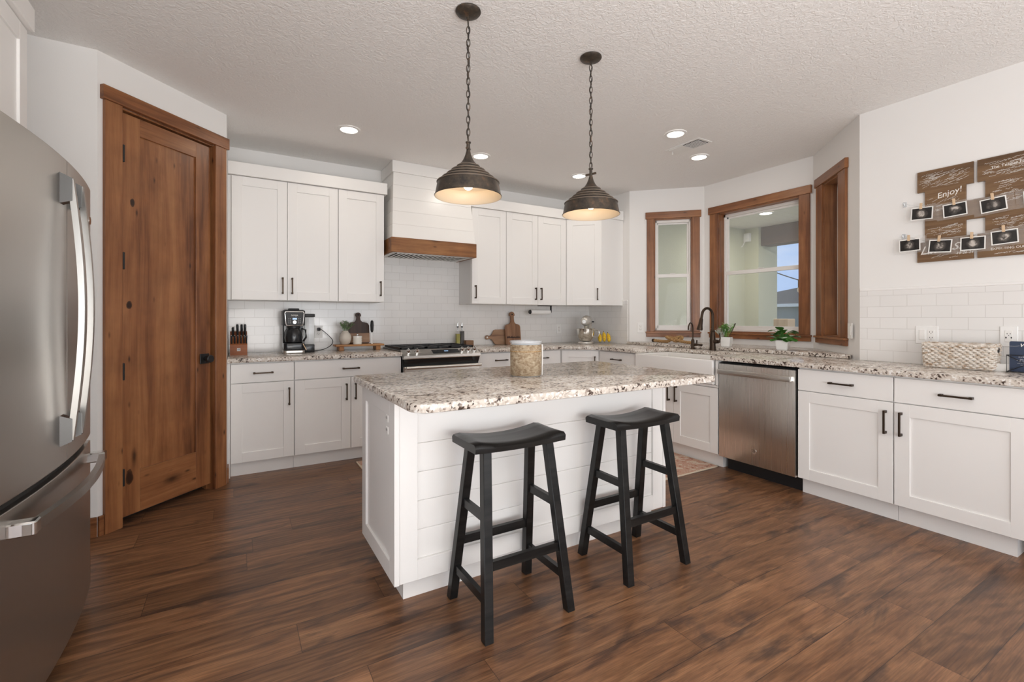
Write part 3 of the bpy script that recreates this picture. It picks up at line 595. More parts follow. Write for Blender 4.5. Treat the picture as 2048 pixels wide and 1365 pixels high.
b = W_(L); b.hexa([(1.256, 4.290, 1.977), (2.102, 4.290, 1.977), (2.102, 4.74, 1.977), (1.256, 4.74, 1.977)], [(1.292, 4.378, 2.6), (2.072, 4.378, 2.6), (2.072, 4.74, 2.6), (1.292, 4.74, 2.6)]); b.build('shiplap_backing', M['cabin'], t, smooth=False)
W_(L).box(1.274, 2.092, 4.356, 4.745, 2.610, 2.719, .002).build('crown', M['hoodw'], t)
b = W_(L); b.box(1.240, 2.117, 4.274, 4.296, 1.838, 1.977, .002); b.box(1.240, 1.262, 4.296, 4.745, 1.838, 1.977, .002); b.box(2.095, 2.117, 4.296, 4.745, 1.838, 1.977, .002); b.build('wooden_band', M['hoodb'], t)
b = W_(L); b.box(1.262, 2.095, 4.296, 4.33, 1.840, 1.86); b.box(1.262, 2.095, 4.70, 4.742, 1.840, 1.86); b.box(1.262, 1.31, 4.33, 4.70, 1.840, 1.86); b.box(2.05, 2.095, 4.33, 4.70, 1.840, 1.86); b.build('liner', M['white'], t, smooth=False)
b = W_(L); b.box(1.31, 2.05, 4.33, 4.70, 1.851, 1.86); b.build('filter_back', M['dark'], t, smooth=False)
b = W_(L)
for i in range(17): x = 1.325 + i * .0425; b.box(x, x + .020, 4.36, 4.68, 1.836, 1.850)
b.box(1.31, 2.05, 4.33, 4.36, 1.836, 1.852); b.box(1.31, 2.05, 4.68, 4.70, 1.836, 1.852); b.build('baffle_filter', M['steelx'], t, smooth=False)

# ---------------------------------------------------------------- range
t = thing('kitchen_range', 'stainless slide-in gas range with front knobs under the hood', 'stove', (1.670, 4.40, 0)); L = (1.670, 4.40, 0)
W_(L).box(1.290, 2.050, 4.105, 4.735, .03, .905).build('body', M['black'], t, smooth=False)
W_(L).box(1.286, 2.054, 4.155, 4.735, .906, .926, .003).build('cooktop', M['gloss'], t)
b = W_(L)
for (xa, xb) in ((1.30, 1.545), (1.55, 1.79), (1.795, 2.04)):
    for y in (4.20, 4.46, 4.70): b.box(xa, xb, y, y + .014, .936, .950)
    for x in (xa, (xa + xb) / 2 - .007, xb - .014): b.box(x, x + .014, 4.20, 4.714, .930, .950)
    for y in (4.29, 4.37, 4.55, 4.62): b.box(xa + .03, xb - .03, y, y + .01, .938, .948)
b.build('grate', M['black'], t, smooth=False)
b = W_(L)
for x in (1.42, 1.67, 1.92):
    for y in (4.33, 4.58): b.lathe([(.045, .926), (.045, .934), (.03, .938)], (x, y, 0), 16)
b.build('burner', M['black'], t)
b = W_(L); b.prism([(4.155, .931), (4.150, .900), (4.105, .850), (4.062, .850), (4.055, .858), (4.055, .880)], 1.288, 2.052, 'x'); b.build('control_panel', M['steelx'], t, smooth=False)
sl = math.atan2(.931 - .880, .100)
def panelpt(x, k, up=0): return (x - L[0], 4.055 + .1 * k - math.sin(sl) * up - L[1], .880 + .051 * k + math.cos(sl) * up)
b = MB(); b.hexa([panelpt(1.575, .25, .0005), panelpt(1.845, .25, .0005), panelpt(1.845, .82, .0005), panelpt(1.575, .82, .0005)], [panelpt(1.575, .25, .0025), panelpt(1.845, .25, .0025), panelpt(1.845, .82, .0025), panelpt(1.575, .82, .0025)]); ds = b.build('display', M['gloss'], t, smooth=False)
b = MB(); b.hexa([panelpt(1.695, .5, .0025), panelpt(1.735, .5, .0025), panelpt(1.735, .62, .0025), panelpt(1.695, .62, .0025)], [panelpt(1.695, .5, .003), panelpt(1.735, .5, .003), panelpt(1.735, .62, .003), panelpt(1.695, .62, .003)]); b.build('clock', M['screen'], ds, smooth=False)
for x in (1.345, 1.425, 1.875, 1.940, 2.005):
    b = MB(); b.tube([panelpt(x, .5, .001), panelpt(x, .5, .012), panelpt(x, .5, .014), panelpt(x, .5, .030), panelpt(x, .5, .034)], [.026, .026, .020, .018, .014], 20); b.tube([panelpt(x, .35, .036), panelpt(x, .65, .036)], .006, 8); b.build('knob', M['chrome'], t)
b = W_(L); b.prism([(4.105, .850), (4.062, .850), (4.092, .795), (4.105, .795)], 1.300, 2.046, 'x'); b.build('vent_trim', M['gloss'], t, smooth=False)
d = W_(L).box(1.295, 2.045, 4.062, 4.104, .20, .780, .004).build('oven_door', M['steelx'], t)
W_(L).box(1.38, 1.96, 4.058, 4.064, .33, .68).build('oven_glass', M['gloss'], d, smooth=False)
b = W_(L); b.tube([(1.300, 4.020, .775), (2.040, 4.020, .775)], .0155, 14)
for x in (1.33, 2.01): b.box(x - .012, x + .012, 4.025, 4.064, .765, .785)
b.build('oven_handle', M['steelx'], d)
W_(L).box(1.295, 2.045, 4.070, 4.104, .04, .19, .004).build('warming_drawer', M['steelx'], t)

# ---------------------------------------------------------------- island
t = thing('kitchen_island', 'white kitchen island with a shiplap front panel behind the black stools', 'kitchen island', (1.38, 2.2, 0)); L = (1.38, 2.2, 0)
W_(L).box(.590, 2.168, 1.932, 2.470, .105, .879).build('body', M['cab'], t, smooth=False)
W_(L).box(.625, 2.148, 1.978, 2.440, 0, .105).build('toe_kick', M['cab'], t, smooth=False)
# front: frame and shiplap boards
b = W_(L); f0 = 1.910
b.box(.586, .667, f0, 1.932, .105, .879, .0012); b.box(2.088, 2.168, f0, 1.932, .105, .879, .0012); b.box(.667, 2.088, f0, 1.932, .808, .879, .0012); b.box(.667, 2.088, f0, 1.932, .105, .190, .0012)
b.build('front_frame', M['cab'], t)
b = W_(L)
for i in range(5): z = .190 + i * .1236; b.box(.667, 2.088, f0 + .011, 1.931, z + .0005, z + .1231, .0022)
b.build('shiplap_panel', M['cab'], t)
def side(b, xa, xb):      # shaker end panel in the yz plane
    return b
b = W_(L); x0, x1 = .565, .586
b.box(x0, x1, 1.905, 1.978, .105, .879, .0012); b.box(x0, x1, 2.400, 2.475, .105, .879, .0012); b.box(x0, x1, 1.978, 2.400, .805, .879, .0012); b.box(x0, x1, 1.978, 2.400, .105, .180, .0012); b.box(x0 + .010, x1, 1.978, 2.400, .180, .805)
sp = b.build('end_panel', M['cab'], t)
b = W_(L); b.box(2.168, 2.189, 1.905, 1.978, .105, .879, .0012); b.box(2.168, 2.189, 2.400, 2.475, .105, .879, .0012); b.box(2.168, 2.189, 1.978, 2.400, .805, .879, .0012); b.box(2.168, 2.189, 1.978, 2.400, .105, .180, .0012); b.box(2.168, 2.179, 1.978, 2.400, .180, .805); b.build('end_panel', M['cab'], t)
for a in (.592, 1.121, 1.650):
    d = W_(L); d.M = Matrix.Translation((1.38 - 1.38 + (a - 1.38) + .524, 2.494 - 2.2, 0)) @ Matrix.Rotation(PI, 4, 'Z'); shaker(d, .002, .520, .114, .868); d.build('door', M['cab'], t)
pl = W_((1.38, 2.2, 0)).box(.568, .576, 1.985, 2.055, .700, .818, .002).build('outlet_plate', M['white'], t)
b = W_(L)
for z in (.733, .785): b.box(.565, .570, 2.003, 2.037, z - .016, z + .016, .003)
b.build('outlet_socket', M['vinyl'], pl)
b = W_(L)
for z in (.733, .785):
    for y in (2.013, 2.027): b.box(.5642, .5652, y - .0015, y + .0015, z - .002, z + .008)
b.build('slots', M['black'], pl, smooth=False)
def rr(x0, x1, y0, y1, rad):
    P = []
    for cx, cy, a, r in ((x1, y1, 0, rad[0]), (x0, y1, 90, rad[1]), (x0, y0, 180, rad[2]), (x1, y0, 270, rad[3])):
        sx = -1 if cx == x1 else 1; sy = -1 if cy == y1 else 1
        for k in range(7): q = math.radians(a + 15 * k); P.append((cx + sx * r + r * math.cos(q), cy + sy * r + r * math.sin(q)))
    return P
tag(MB().prism(rr(.538, 2.228, 1.578, 2.580, (.03, .03, .075, .05)), .880, .914, bev=.007).build('island_worktop', M['granite']), 'speckled granite slab with rounded corners on top of the white island', 'worktop')

# ---------------------------------------------------------------- stools
t0 = thing('bar_stool', 'black saddle-seat bar stool nearer the left end of the island', 'bar stool', (1.008, 1.720, 0), 0, 'black stools at the island')
b = MB(); N = 16; ly = -.0; rows = []
zs = lambda x: .712 + .030 * (abs(x) / .216) ** 2 - (.010 if abs(x) > .2099 else 0)
for side_ in (0, 1):
    pass
xs_ = [-.216 + .432 * i / N for i in range(N + 1)]
prof = [(-.110, -.014), (-.112, .0), (-.112, .0)]
top, bot = [], []
for x in xs_:
    zt = .716 + .026 * (abs(x) / .216) ** 2; zb_ = .690 + .006 * (abs(x) / .216) ** 2; q = .012
    e = max(0, (abs(x) - .204) / .012); zt -= .010 * e
    rows.append([b.bm.verts.new((x, y, z)) for y, z in ((-.110, zb_), (-.113, zb_ + .02), (-.112, zt - q), (-.100, zt - .002), (-.05, zt - .004), (0, zt - .005), (.05, zt - .004), (.100, zt - .002), (.112, zt - q), (.113, zb_ + .02), (.110, zb_))])
for i in range(N):
    for k in range(11): b.bm.faces.new((rows[i][k], rows[i + 1][k], rows[i + 1][(k + 1) % 11], rows[i][(k + 1) % 11]))
b.bm.faces.new(rows[0]); b.bm.faces.new(list(reversed(rows[-1]))); bmesh.ops.recalc_face_normals(b.bm, faces=b.bm.faces)
b.build('seat', M['stool'], t0, ang=.9)
def leg_at(sx, sy, z):    # centre line of a leg at height z
    k = z / .695; return Vector((sx * (.193 - .043 * k), sy * (.166 - .098 * k), z))
for sx in (-1, 1):
    for sy in (-1, 1):
        b = MB(); p0, p1 = leg_at(sx, sy, 0), leg_at(sx, sy, .700); h, d_ = .0185, .0185
        b.hexa([(p0.x - h, p0.y - d_, 0), (p0.x + h, p0.y - d_, 0), (p0.x + h, p0.y + d_, 0), (p0.x - h, p0.y + d_, 0)], [(p1.x - h, p1.y - d_, p1.z), (p1.x + h, p1.y - d_, p1.z), (p1.x + h, p1.y + d_, p1.z), (p1.x - h, p1.y + d_, p1.z)])
        bmesh.ops.bevel(b.bm, geom=list(b.bm.edges), offset=.002, segments=1, affect='EDGES'); b.build('leg', M['stool'], t0)
def rung(p, q, wd, ht):
    b = MB(); b.bar([p, q], wd, ht); b.build('rung', M['stool'], t0, smooth=False)
for sy in (-1, 1): rung(leg_at(-1, sy, .262), leg_at(1, sy, .262), .020, .036)
for sx in (-1, 1):
    rung(leg_at(sx, -1, .140), leg_at(sx, 1, .140), .020, .034); rung(leg_at(sx, -1, .437), leg_at(sx, 1, .437), .020, .034)
dup(t0, (1.738, 1.722, 0), 'black saddle-seat bar stool nearer the right end of the island')

# ---------------------------------------------------------------- fridge and the cabinet over it
t = thing('refrigerator', 'stainless french-door refrigerator with bowed handles at the left edge', 'refrigerator', (-.9, 2.228, 0)); L = (-.9, 2.228, 0)
def fx_at(y, o=0): return -.546 + .031 * (1 - ((y - 2.228) / .462) ** 2) + o
def arc(y0, y1, o=0, n=14): return [(fx_at(y0 + (y1 - y0) * i / n, o), y0 + (y1 - y0) * i / n) for i in range(n + 1)]
W_(L).box(-1.315, -.652, 1.775, 2.682, .03, 1.755, .004).build('body', M['cabin'], t)
for nm, y0, y1 in (('door', 1.768, 2.2245), ('door', 2.2315, 2.688)):
    b = W_(L); b.prism([(-.648, y0)] + arc(y0, y1) + [(-.648, y1)], .715, 1.782, bev=.003); d = b.build(nm, M['fsteel'], t, ang=.35)
    s = -1 if y0 < 2 else 1; hy = 2.228 + s * .058
    pts = [Vector((fx_at(hy) + .024 + .030 * math.sin(PI * k / 24) - L[0], hy - L[1], .80 + .905 * k / 24)) for k in range(25)]
    MB().bar(pts, .020, .017, up=(1, 0, 0)).build('handle', M['hsteel'], d, ang=.35)
    for z in (.835, 1.668):
        b = W_(L); fx = fx_at(hy); sg = 1
        b.hexa([(fx - .005, hy - .020, z - .055), (fx + .030, hy - .014, z - .040), (fx + .030, hy + .014, z - .040), (fx - .005, hy + .020, z - .055)], [(fx - .005, hy - .020, z + .055), (fx + .030, hy - .014, z + .038), (fx + .030, hy + .014, z + .038), (fx - .005, hy + .020, z + .055)]); b.build('handle_bracket', M['bracket'], d, smooth=False)
    if s > 0:
        b = W_(L); yy = 2.645; b.tube([(fx_at(yy) - .001, yy, 1.640), (fx_at(yy) + .003, yy, 1.640)], .017, 20); bd = b.build('badge', M['chrome'], d)
W_(L).box(-.60, fx_at(2.228) - .004, 2.2245, 2.2315, .72, 1.77).build('door_seam', M['vinyl'], t, smooth=False)
b = W_(L); b.prism([(-.648, 1.768)] + arc(1.768, 2.688) + [(-.648, 2.688)], .06, .690, bev=.003); d = b.build('freezer_drawer', M['fsteel'], t, ang=.35)
b = W_(L); b.prism([(-.645, 1.775)] + arc(1.775, 2.682, -.02) + [(-.645, 2.682)], .690, .716); b.build('drawer_gap', M['dark'], t)
pts = [Vector((fx_at(1.80 + .83 * k / 30) + .042 + .020 * math.sin(PI * k / 30) - L[0], 1.80 + .83 * k / 30 - L[1], .632)) for k in range(31)]
MB().bar(pts, .020, .030).build('handle', M['hsteel'], d, ang=.35)
for y in (1.825, 2.605):
    b = W_(L); fx = fx_at(y); b.box(fx - .006, fx + .058, y - .022, y + .022, .612, .652, .004); b.build('handle_bracket', M['chrome'], d)
for y in (1.82, 2.64): W_(L).box(-.70, -.655, y - .03, y + .03, 0, .03).build('foot', M['black'], t)
t = thing('wall_cabinet', 'white cabinet with a crown board above the refrigerator', 'cabinet', (-.715, 2.66, 0), RW * -1, None)
# local frame faces +x: x runs away from the camera, y into the wall
t.location = (-.733, 1.705, 0)
MB().box(0, .945, .0215, .60, 1.83, 2.400).build('body', M['cab'], t, smooth=False)
for a, c in ((0, .4725), (.4725, .945)): d = shaker(MB(), a + .002, c - .002, 1.832, 2.398).build('door', M['cab'], t)
MB().box(-.01, .955, -.020, .60, 2.401, 2.495, .002).build('crown', M['cab'], t)

# ---------------------------------------------------------------- pendants
def pendant(x, y, rz, label):
    zr = 1.813; t = thing('pendant_light', label, 'pendant light', (x, y, CEIL), rz, 'bronze pendants above the island')
    MB().lathe([(.061, -.001), (.062, -.006), (.056, -.014), (.035, -.022), (.012, -.026)], cap1=True).build('canopy', M['pend'], t)
    b = MB(); b.tube([(.0, 0, -.024), (0, 0, -.045)], .006, 8); zc = -.048; ztop = zr + .268 - CEIL; i = 0; n = 19; step = (zc - ztop) / n
    for i in range(n):
        c = zc - step * (i + .5); hl = step * .66; wd = .0085; P = []
        for k in range(14):
            a = 2 * PI * k / 14; u = wd * math.cos(a); v = hl * math.sin(a); sgn = 1 if v > 0 else -1
            P.append((u if i % 2 == 0 else 0, u if i % 2 else 0, c + v))
        b.tube(P, .0022, 6, closed=True)
    wire = [(.006 * math.sin(i * 1.7), .006 * math.cos(i * 1.1), -.03 - (abs(ztop) - .03) * i / 24) for i in range(25)]
    b.build('chain', M['pend'], t)
    MB().tube(wire, .0018, 6).build('cord', M['black'], t)
    z0 = zr - CEIL
    out = [(.163, 0), (.1645, .003), (.161, .005), (.152, .050), (.149, .064), (.1505, .068), (.148, .072), (.137, .076), (.128, .083), (.1275, .088), (.1235, .092), (.112, .096), (.105, .103), (.1045, .108), (.1005, .112), (.088, .116), (.082, .123), (.0815, .127), (.077, .131), (.064, .136), (.056, .144), (.0545, .149), (.048, .153), (.036, .163), (.024, .181), (.015, .202), (.010, .222)]
    inn = [(r - .003, z - .002) for r, z in out[:-3]]
    b = MB(); b.lathe([(r, z0 + z) for r, z in out], segs=48, cap0=False, cap1=True); b.build('shade', M['pend'], t, ang=.5)
    b = MB(); b.lathe([(r, z0 + z) for r, z in [(.163, 0)] + inn[1:]], segs=48, cap0=False, cap1=True); b.build('shade_lining', M['pendin'], t, ang=.9)
    b = MB(); b.tube([(0, 0, z0 + .215), (0, 0, z0 + .262)], [.0095, .0085], 12); b.tube([(0, 0, z0 + .262), (0, 0, z0 + .268)], .013, 12); b.build('stem', M['pend'], t)
    b = MB()
    for rr_, zz in ((.1505, .0685), (.1272, .0875), (.1045, .1065), (.0812, .1265), (.0545, .1475)):
        b.tube([(rr_ * math.cos(2 * PI * k / 48), rr_ * math.sin(2 * PI * k / 48), z0 + zz) for k in range(48)], .0026, 6, closed=True)
    b.build('shade_ridges', M['ridge'], t)
    MB().cyl((-.030, 0, z0 + .228), (.030, 0, z0 + .242), .006, 10).build('cross_pin', M['bronze'], t)
    s = MB().cyl((0, 0, z0 + .13), (0, 0, z0 + .085), .018, 14).build('bulb_socket', M['white'], t)
    MB().sphere((0, 0, z0 + .062), .026, 16, (1, 1, 1.15)).build('bulb', M['bulb'], s)
    lamp('pendant_bulb', 'POINT', (x, y, zr + .020), (0, 0, 0), .45, (1, .84, .64), shadow_soft_size=.03)
    return t
pendant(.975, 2.060, .9, 'aged bronze dome pendant lamp on a chain over the left part of the island')
pendant(1.753, 2.066, -.5, 'aged bronze dome pendant lamp on a chain over the right part of the island')

# ---------------------------------------------------------------- recessed lights, vent
for (x, y), lab in zip(((.773, 3.835), (1.946, 3.843), (3.109, 3.855), (3.071, 2.572), (3.702, 2.831)),
    ('round recessed ceiling light in front of the wall cabinets left of the hood', 'round recessed ceiling light right above the stove, behind the left pendant', 'round recessed ceiling light near the back right corner, beside the right pendant',
     'round recessed ceiling light left of the ceiling vent', 'round recessed ceiling light between the ceiling vent and bay window')):
    t = thing('recessed_light', lab, 'ceiling light', (x, y, CEIL), 0, 'recessed ceiling lights')
    MB().lathe([(.088, -.0005), (.086, -.006), (.066, -.009), (.063, -.004)], cap0=False, cap1=False, segs=40).build('trim_ring', M['white'], t)
    MB().lathe([(.064, -.005), (.03, -.0045), (.001, -.004)], cap0=False, cap1=True, segs=40).build('diffuser', M['lampglow'], t)
    lamp('recessed_lamp', 'AREA', (x, y, CEIL - .02), (0, 0, 0), 2.5, (1, .91, .80), shape='DISK', size=.12)
t = thing('ceiling_vent', 'white rectangular air vent with louvers in the ceiling', 'vent', (3.385, 2.70, CEIL))
b = MB(); b.box(-.088, .088, -.175, .175, -.006, -.0005, .002); b.build('frame', M['white'], t)
b = MB(); b.box(-.066, .066, -.150, .0, -.0095, -.006); b.build('louver_backing', M['dark'], t, smooth=False)
b = MB()
for i in range(12): y = -.146 + i * .0125; b.box(-.066, .066, y, y + .0025, -.0125, -.0095)
b.build('louvers', M['vinyl'], t, smooth=False)
MB().box(-.066, .066, .004, .150, -.010, -.006, .001).build('damper_plate', M['white'], t)
MB().box(-.012, -.004, .158, .166, -.03, -.006).build('lever', M['white'], t)

# ================================================================== THINGS ON THE BACK COUNTER
CT = .9143
# knife block
t = thing('knife_block', 'reddish wooden knife block full of black-handled knives by the pantry wall', 'knife block', (.022, 4.53, CT))
b = MB(); b.prism([(-.06, 0), (.06, 0), (.06, .195), (-.06, .085)], -.062, .062, 'x'); b.build('block', M['block'], t, smooth=False)
bpy.data.objects['block'].rotation_euler = (0, 0, 0)
MB().box(-.062, .062, -.064, -.060, .0, .085).build('front_plate', M['block'], t, smooth=False)
MB().box(-.012, .012, -.0652, -.0638, .034, .058).build('emblem', M['silver_print'], t, smooth=False)
b = MB(); b.box(-.008, -.002, -.0658, -.0645, .038, .054); b.box(.001, .008, -.0658, -.0645, .038, .042); b.box(.001, .004, -.0658, -.0645, .045, .054); b.box(.005, .008, -.0658, -.0645, .045, .054); b.build('emblem_mark', M['black'], t, smooth=False)
k = 0
for row, (y0, z0, ln, xs) in enumerate(((-.045, .088, .075, (-.050, -.028, -.006, .016, .038, .055)), (.02, .150, .105, (-.040, -.008, .022, .046)))):
    for i, x in enumerate(xs):
        kn = thing('kitchen_knife', 'black-handled knife standing in the wooden knife block, ' + ('front row' if row == 0 else 'back row'), 'knife', (.022 + x, 4.53 + y0, CT + z0), 0, 'knives in the front row of the block' if row == 0 else 'knives in the back row of the block')
        dr_ = Vector((0.10 * (i - 2) * .1, -.12, 1)).normalized(); r = .0075 if row == 0 else .011; ln_ = ln * (1 if row == 0 else (.78 if i == 0 else 1))
        MB().tube([dr_ * -.004, dr_ * ln_ * .2, dr_ * ln_ * .6, dr_ * ln_ * .9, dr_ * ln_], [r * .85, r * .8, r, r * 1.05, r * .7], 10, sx=.75).build('handle', M['gloss'], kn)
        MB().tube([dr_ * -.012, dr_ * .003], r * .9, 8).build('bolster', M['chrome'], kn)
        if row == 0: MB().tube([dr_ * ln_, dr_ * (ln_ + .004)], r * .7, 8).build('end_cap', M['chrome'], kn)
# coffee maker
t = thing('coffee_maker', 'black drip coffee maker with a lit control panel on the left counter', 'coffee maker', (.437, 4.47, CT))
b = MB(); b.prism(rr(-.085, .085, -.07, .16, (.03, .03, .03, .03)), .0, .028, bev=.004); b.build('base', M['steelx'], t)
b = MB(); b.prism(rr(-.082, .082, -.062, .158, (.025, .025, .03, .03)), .028, .090, bev=.004); b.build('warming_plate', M['gloss'], t)
MB().prism(rr(-.080, .080, .07, .16, (.02, .02, .01, .01)), .09, .36, bev=.003).build('column', M['gloss'], t)
b = MB(); b.prism([(-.084, .243), (.084, .243), (.086, .37), (.07, .378), (-.07, .378), (-.086, .37)], -.055, .155, 'y', .008, 2); b.build('brew_head', M['black'], t)
b = MB(); b.prism([(-.062, .240), (.062, .240), (.070, .252), (.080, .352), (.070, .366), (-.070, .366), (-.080, .352), (-.070, .252)], -.066, -.052, 'y', .003, 2); rim = b.build('panel_rim', M['chrome'], t)
b = MB(); b.prism([(-.057, .246), (.057, .246), (.064, .256), (.073, .350), (.065, .360), (-.065, .360), (-.073, .350), (-.064, .256)], -.069, -.056, 'y', .002, 1); pn = b.build('control_panel', M['black'], t)
MB().box(-.016, .018, -.0705, -.0685, .294, .309).build('display', M['screen'], pn, smooth=False)
MB().text('NINJA', .020, (0, -.0695, .324), 0, 'CENTER').build('brand_letters', M['ink'], pn)
MB().tube([(0, -.069, .272), (0, -.078, .272)], [.015, .013], 20).build('dial', M['chrome'], pn)
b = MB()
for x in (-.045, -.032, .032, .045):
    for z in (.266, .282, .300): b.box(x - .003, x + .003, -.0700, -.0685, z - .0015, z + .0015)
b.build('button_marks', M['silver_print'], pn, smooth=False)
MB().box(-.042, .042, -.03, .06, .376, .392, .006, 2).build('lid_handle', M['black'], t)
cf = MB().lathe([(.055, .092), (.068, .10), (.072, .14), (.066, .19), (.052, .215), (.054, .222)], (0, -.005, 0), 28, True, False).build('carafe', M['gloss'], t)
MB().lathe([(.055, .222), (.055, .236), (.02, .240)], (0, -.005, 0), 28).build('carafe_lid', M['black'], cf)
MB().bar([(.060, -.03, .215), (.088, -.055, .205), (.092, -.058, .14), (.072, -.04, .105)], .014, .010).build('carafe_handle', M['gloss'], cf)
MB().bar([(.066, -.075, .085), (.092, -.078, .03)], .010, .006).build('scoop', M['pin'], t)
wt = MB().box(.090, .172, .03, .15, .072, .315, .006, 2).build('water_tank', M['smoke'], t)
MB().box(.088, .174, .028, .152, .0, .072, .006, 2).build('tank_base', M['gloss'], t)
MB().box(.086, .176, .026, .154, .315, .345, .005, 2).build('tank_lid', M['black'], wt)
MB().box(.128, .134, .026, .03, .10, .30).build('tank_rib', M['smoke'], wt, smooth=False)
def outlet(label, loc, rz, kind='duplex', w_=.072, h_=.117):
    t = thing('wall_outlet', label, 'outlet', loc, rz)
    MB().box(-w_ / 2, w_ / 2, -.006, 0, -h_ / 2, h_ / 2, .002).build('plate', M['white'], t)
    if kind == 'switch':
        MB().box(-.017, .017, -.010, -.005, -.034, .034, .002).build('rocker', M['vinyl'], t); return t
    cx = [0.0]
    if kind == 'combo':
        cx = [.023]; MB().box(-.040, -.006, -.009, -.005, -.034, .034, .002).build('rocker', M['vinyl'], t)
    for x in cx:
        MB().box(x - .017, x + .017, -.008, -.005, -.034, .034, .002).build('receptacle', M['vinyl'], t)
        b = MB()
        for z in ((-.018, .018) if kind != 'usb' else (.014,)):
            for s in (-1, 1): b.box(x + s * .0065 - .0013, x + s * .0065 + .0013, -.0084, -.0078, z - .002, z + .006)
            b.box(x - .002, x + .002, -.0084, -.0078, z - .010, z - .006)
        if kind == 'usb':
            for s in (-1, 1): b.box(x + s * .011 - .0025, x + s * .011 + .0025, -.0084, -.0078, -.012, -.002)
        b.build('slots', M['black'], t, smooth=False)
    return t
TB = 4.7455
outlet('white outlet with a black plug behind the coffee maker tank', (.678, TB, 1.092), 0)
outlet('white outlet on the back tile left of the stand mixer', (3.503, TB, 1.086), 0)
outlet('white switch and outlet plate on the right tile above the woven basket', (3.9405, 1.249, 1.110), RW, 'combo', .118)
outlet('white outlet with charging ports behind the navy card', (3.9405, .868, 1.113), RW, 'usb', .075, .12)
outlet('white outlet on the bay wall left of the small window', (4.089 - .002, 3.931 - .002, 1.108), -PI / 4)
outlet('white switch beside the narrow side window', (4.0285 - .01, 1.7185 + .01, 1.125), math.radians(-135), 'switch')
t = thing('power_cord', 'black power cord curving from the outlet down to the coffee maker', 'cord', (.678, TB - .009, 1.115))
MB().box(-.013, .013, -.030, 0, -.014, .016, .004, 2).build('plug', M['black'], t)
cp = [(0, -.028, 0), (.02, -.05, -.005), (.07, -.06, -.05), (.115, -.06, -.105), (.10, -.07, -.150), (.04, -.085, -.183), (-.03, -.09, -.1955), (-.075, -.09, -.197)]
def cr(P, n=8):
    P = [Vector(p) for p in P]; out = []
    for i in range(len(P) - 1):
        p0, p1, p2, p3 = P[max(i - 1, 0)], P[i], P[i + 1], P[min(i + 2, len(P) - 1)]
        for k in range(n):
            u = k / n; out.append(.5 * ((2 * p1) + (p2 - p0) * u + (2 * p0 - 5 * p1 + 4 * p2 - p3) * u * u + (3 * p1 - p0 - 3 * p2 + p3) * u ** 3))
    return out + [P[-1]]
MB().tube(cr(cp), .0035, 8).build('cord', M['black'], t)
# riser with vase, board, candle, frother
t = thing('wooden_riser', 'low wooden tray riser on two feet left of the stove', 'tray', (1.02, 4.60, CT))
MB().box(-.225, .225, -.075, .075, .040, .058, .005, 2).build('top', M['pine'], t)
for x in (-.17, .17): MB().box(x - .022, x + .022, -.06, .06, 0, .040, .003).build('foot', M['pine'], t)
RZ = CT + .058
t = thing('vase', 'round cream stoneware vase with green sprigs on the wooden riser', 'vase', (.893, 4.60, RZ))
MB().lathe([(.030, 0), (.042, .01), (.055, .045), (.056, .07), (.045, .10), (.028, .118), (.028, .130), (.023, .130), (.022, .112)], segs=28, cap1=True).build('pot', M['vase'], t)
def leaf_mesh(b, p, d, ln, wd, up=Vector((0, 0, 1)), cup=.15):
    d = d.normalized(); s = d.cross(up); s = s.normalized() if s.length > 1e-4 else Vector((1, 0, 0)); nrm = s.cross(d).normalized()
    P = [p, p + d * ln * .35 + s * wd / 2 + nrm * cup * ln * .3, p + d * ln * .75 + s * wd * .4, p + d * ln - nrm * ln * .1, p + d * ln * .75 - s * wd * .4, p + d * ln * .35 - s * wd / 2 + nrm * cup * ln * .3]
    c = p + d * ln * .5
    vs = [b.bm.verts.new(q) for q in P]; vc = b.bm.verts.new(c)
    for i in range(6): b.bm.faces.new((vs[i], vs[(i + 1) % 6], vc))
def sprigs(n, h, spread, leaf, wd, seed, k=9, base=.0, lean=(0, 0)):
    rnd = random.Random(seed); b = MB()
    for i in range(n):
        a = rnd.uniform(0, 2 * PI); r = spread * math.sqrt(rnd.random()); tip = Vector((r * math.cos(a) + lean[0] * rnd.random(), r * math.sin(a) + lean[1] * rnd.random(), h * rnd.uniform(.65, 1)))
        b0 = Vector((.012 * math.cos(a), .012 * math.sin(a), base)); b.tube([b0, b0.lerp(tip, .5) + Vector((0, 0, h * .08)), tip], .0013, 5)
        for j in range(k):
            u = .3 + .7 * j / (k - 1); p = b0.lerp(tip, u) + Vector((0, 0, h * .08 * 4 * u * (1 - u))); aa = rnd.uniform(0, 2 * PI); leaf_mesh(b, p, Vector((math.cos(aa), math.sin(aa), rnd.uniform(.1, .9))), leaf * rnd.uniform(.7, 1.2), wd)
    return b
sprigs(16, .105, .065, .026, .015, 3, 10, .0, (.06, 0)).build('foliage', M['sage'], t); bpy.data.objects['foliage'].location = (0, 0, .115)
t = thing('cutting_board', 'dark two-tone paddle cutting board leaning behind the vase on the riser', 'cutting board', (1.035, 4.665, RZ), 0, None, 0, math.radians(-6))
def paddle(b, w_, h, neck, hh, th, r=.02, hole=True):
    P = [(-w_ / 2 + .012, 0), (w_ / 2 - .012, 0), (w_ / 2, .012), (w_ / 2, h - .03), (w_ / 2 - .01, h - .008), (w_ / 2 - .03, h), (neck / 2 + .02, h + .008), (neck / 2 + .004, h + .025), (neck / 2, h + .05), (neck / 2, h + hh - .025)]
    P += [(neck * .78 * math.cos(a), h + hh - .01 + neck * .78 * math.sin(a)) for a in [math.radians(x) for x in (-25, 0, 30, 60, 90)]]
    P = P + [(-x, z) for x, z in reversed(P[2:-1])]
    P = [P[0], P[1]] + P[2:]
    b.prism(P, 0, th, 'y', .003, 1); return b
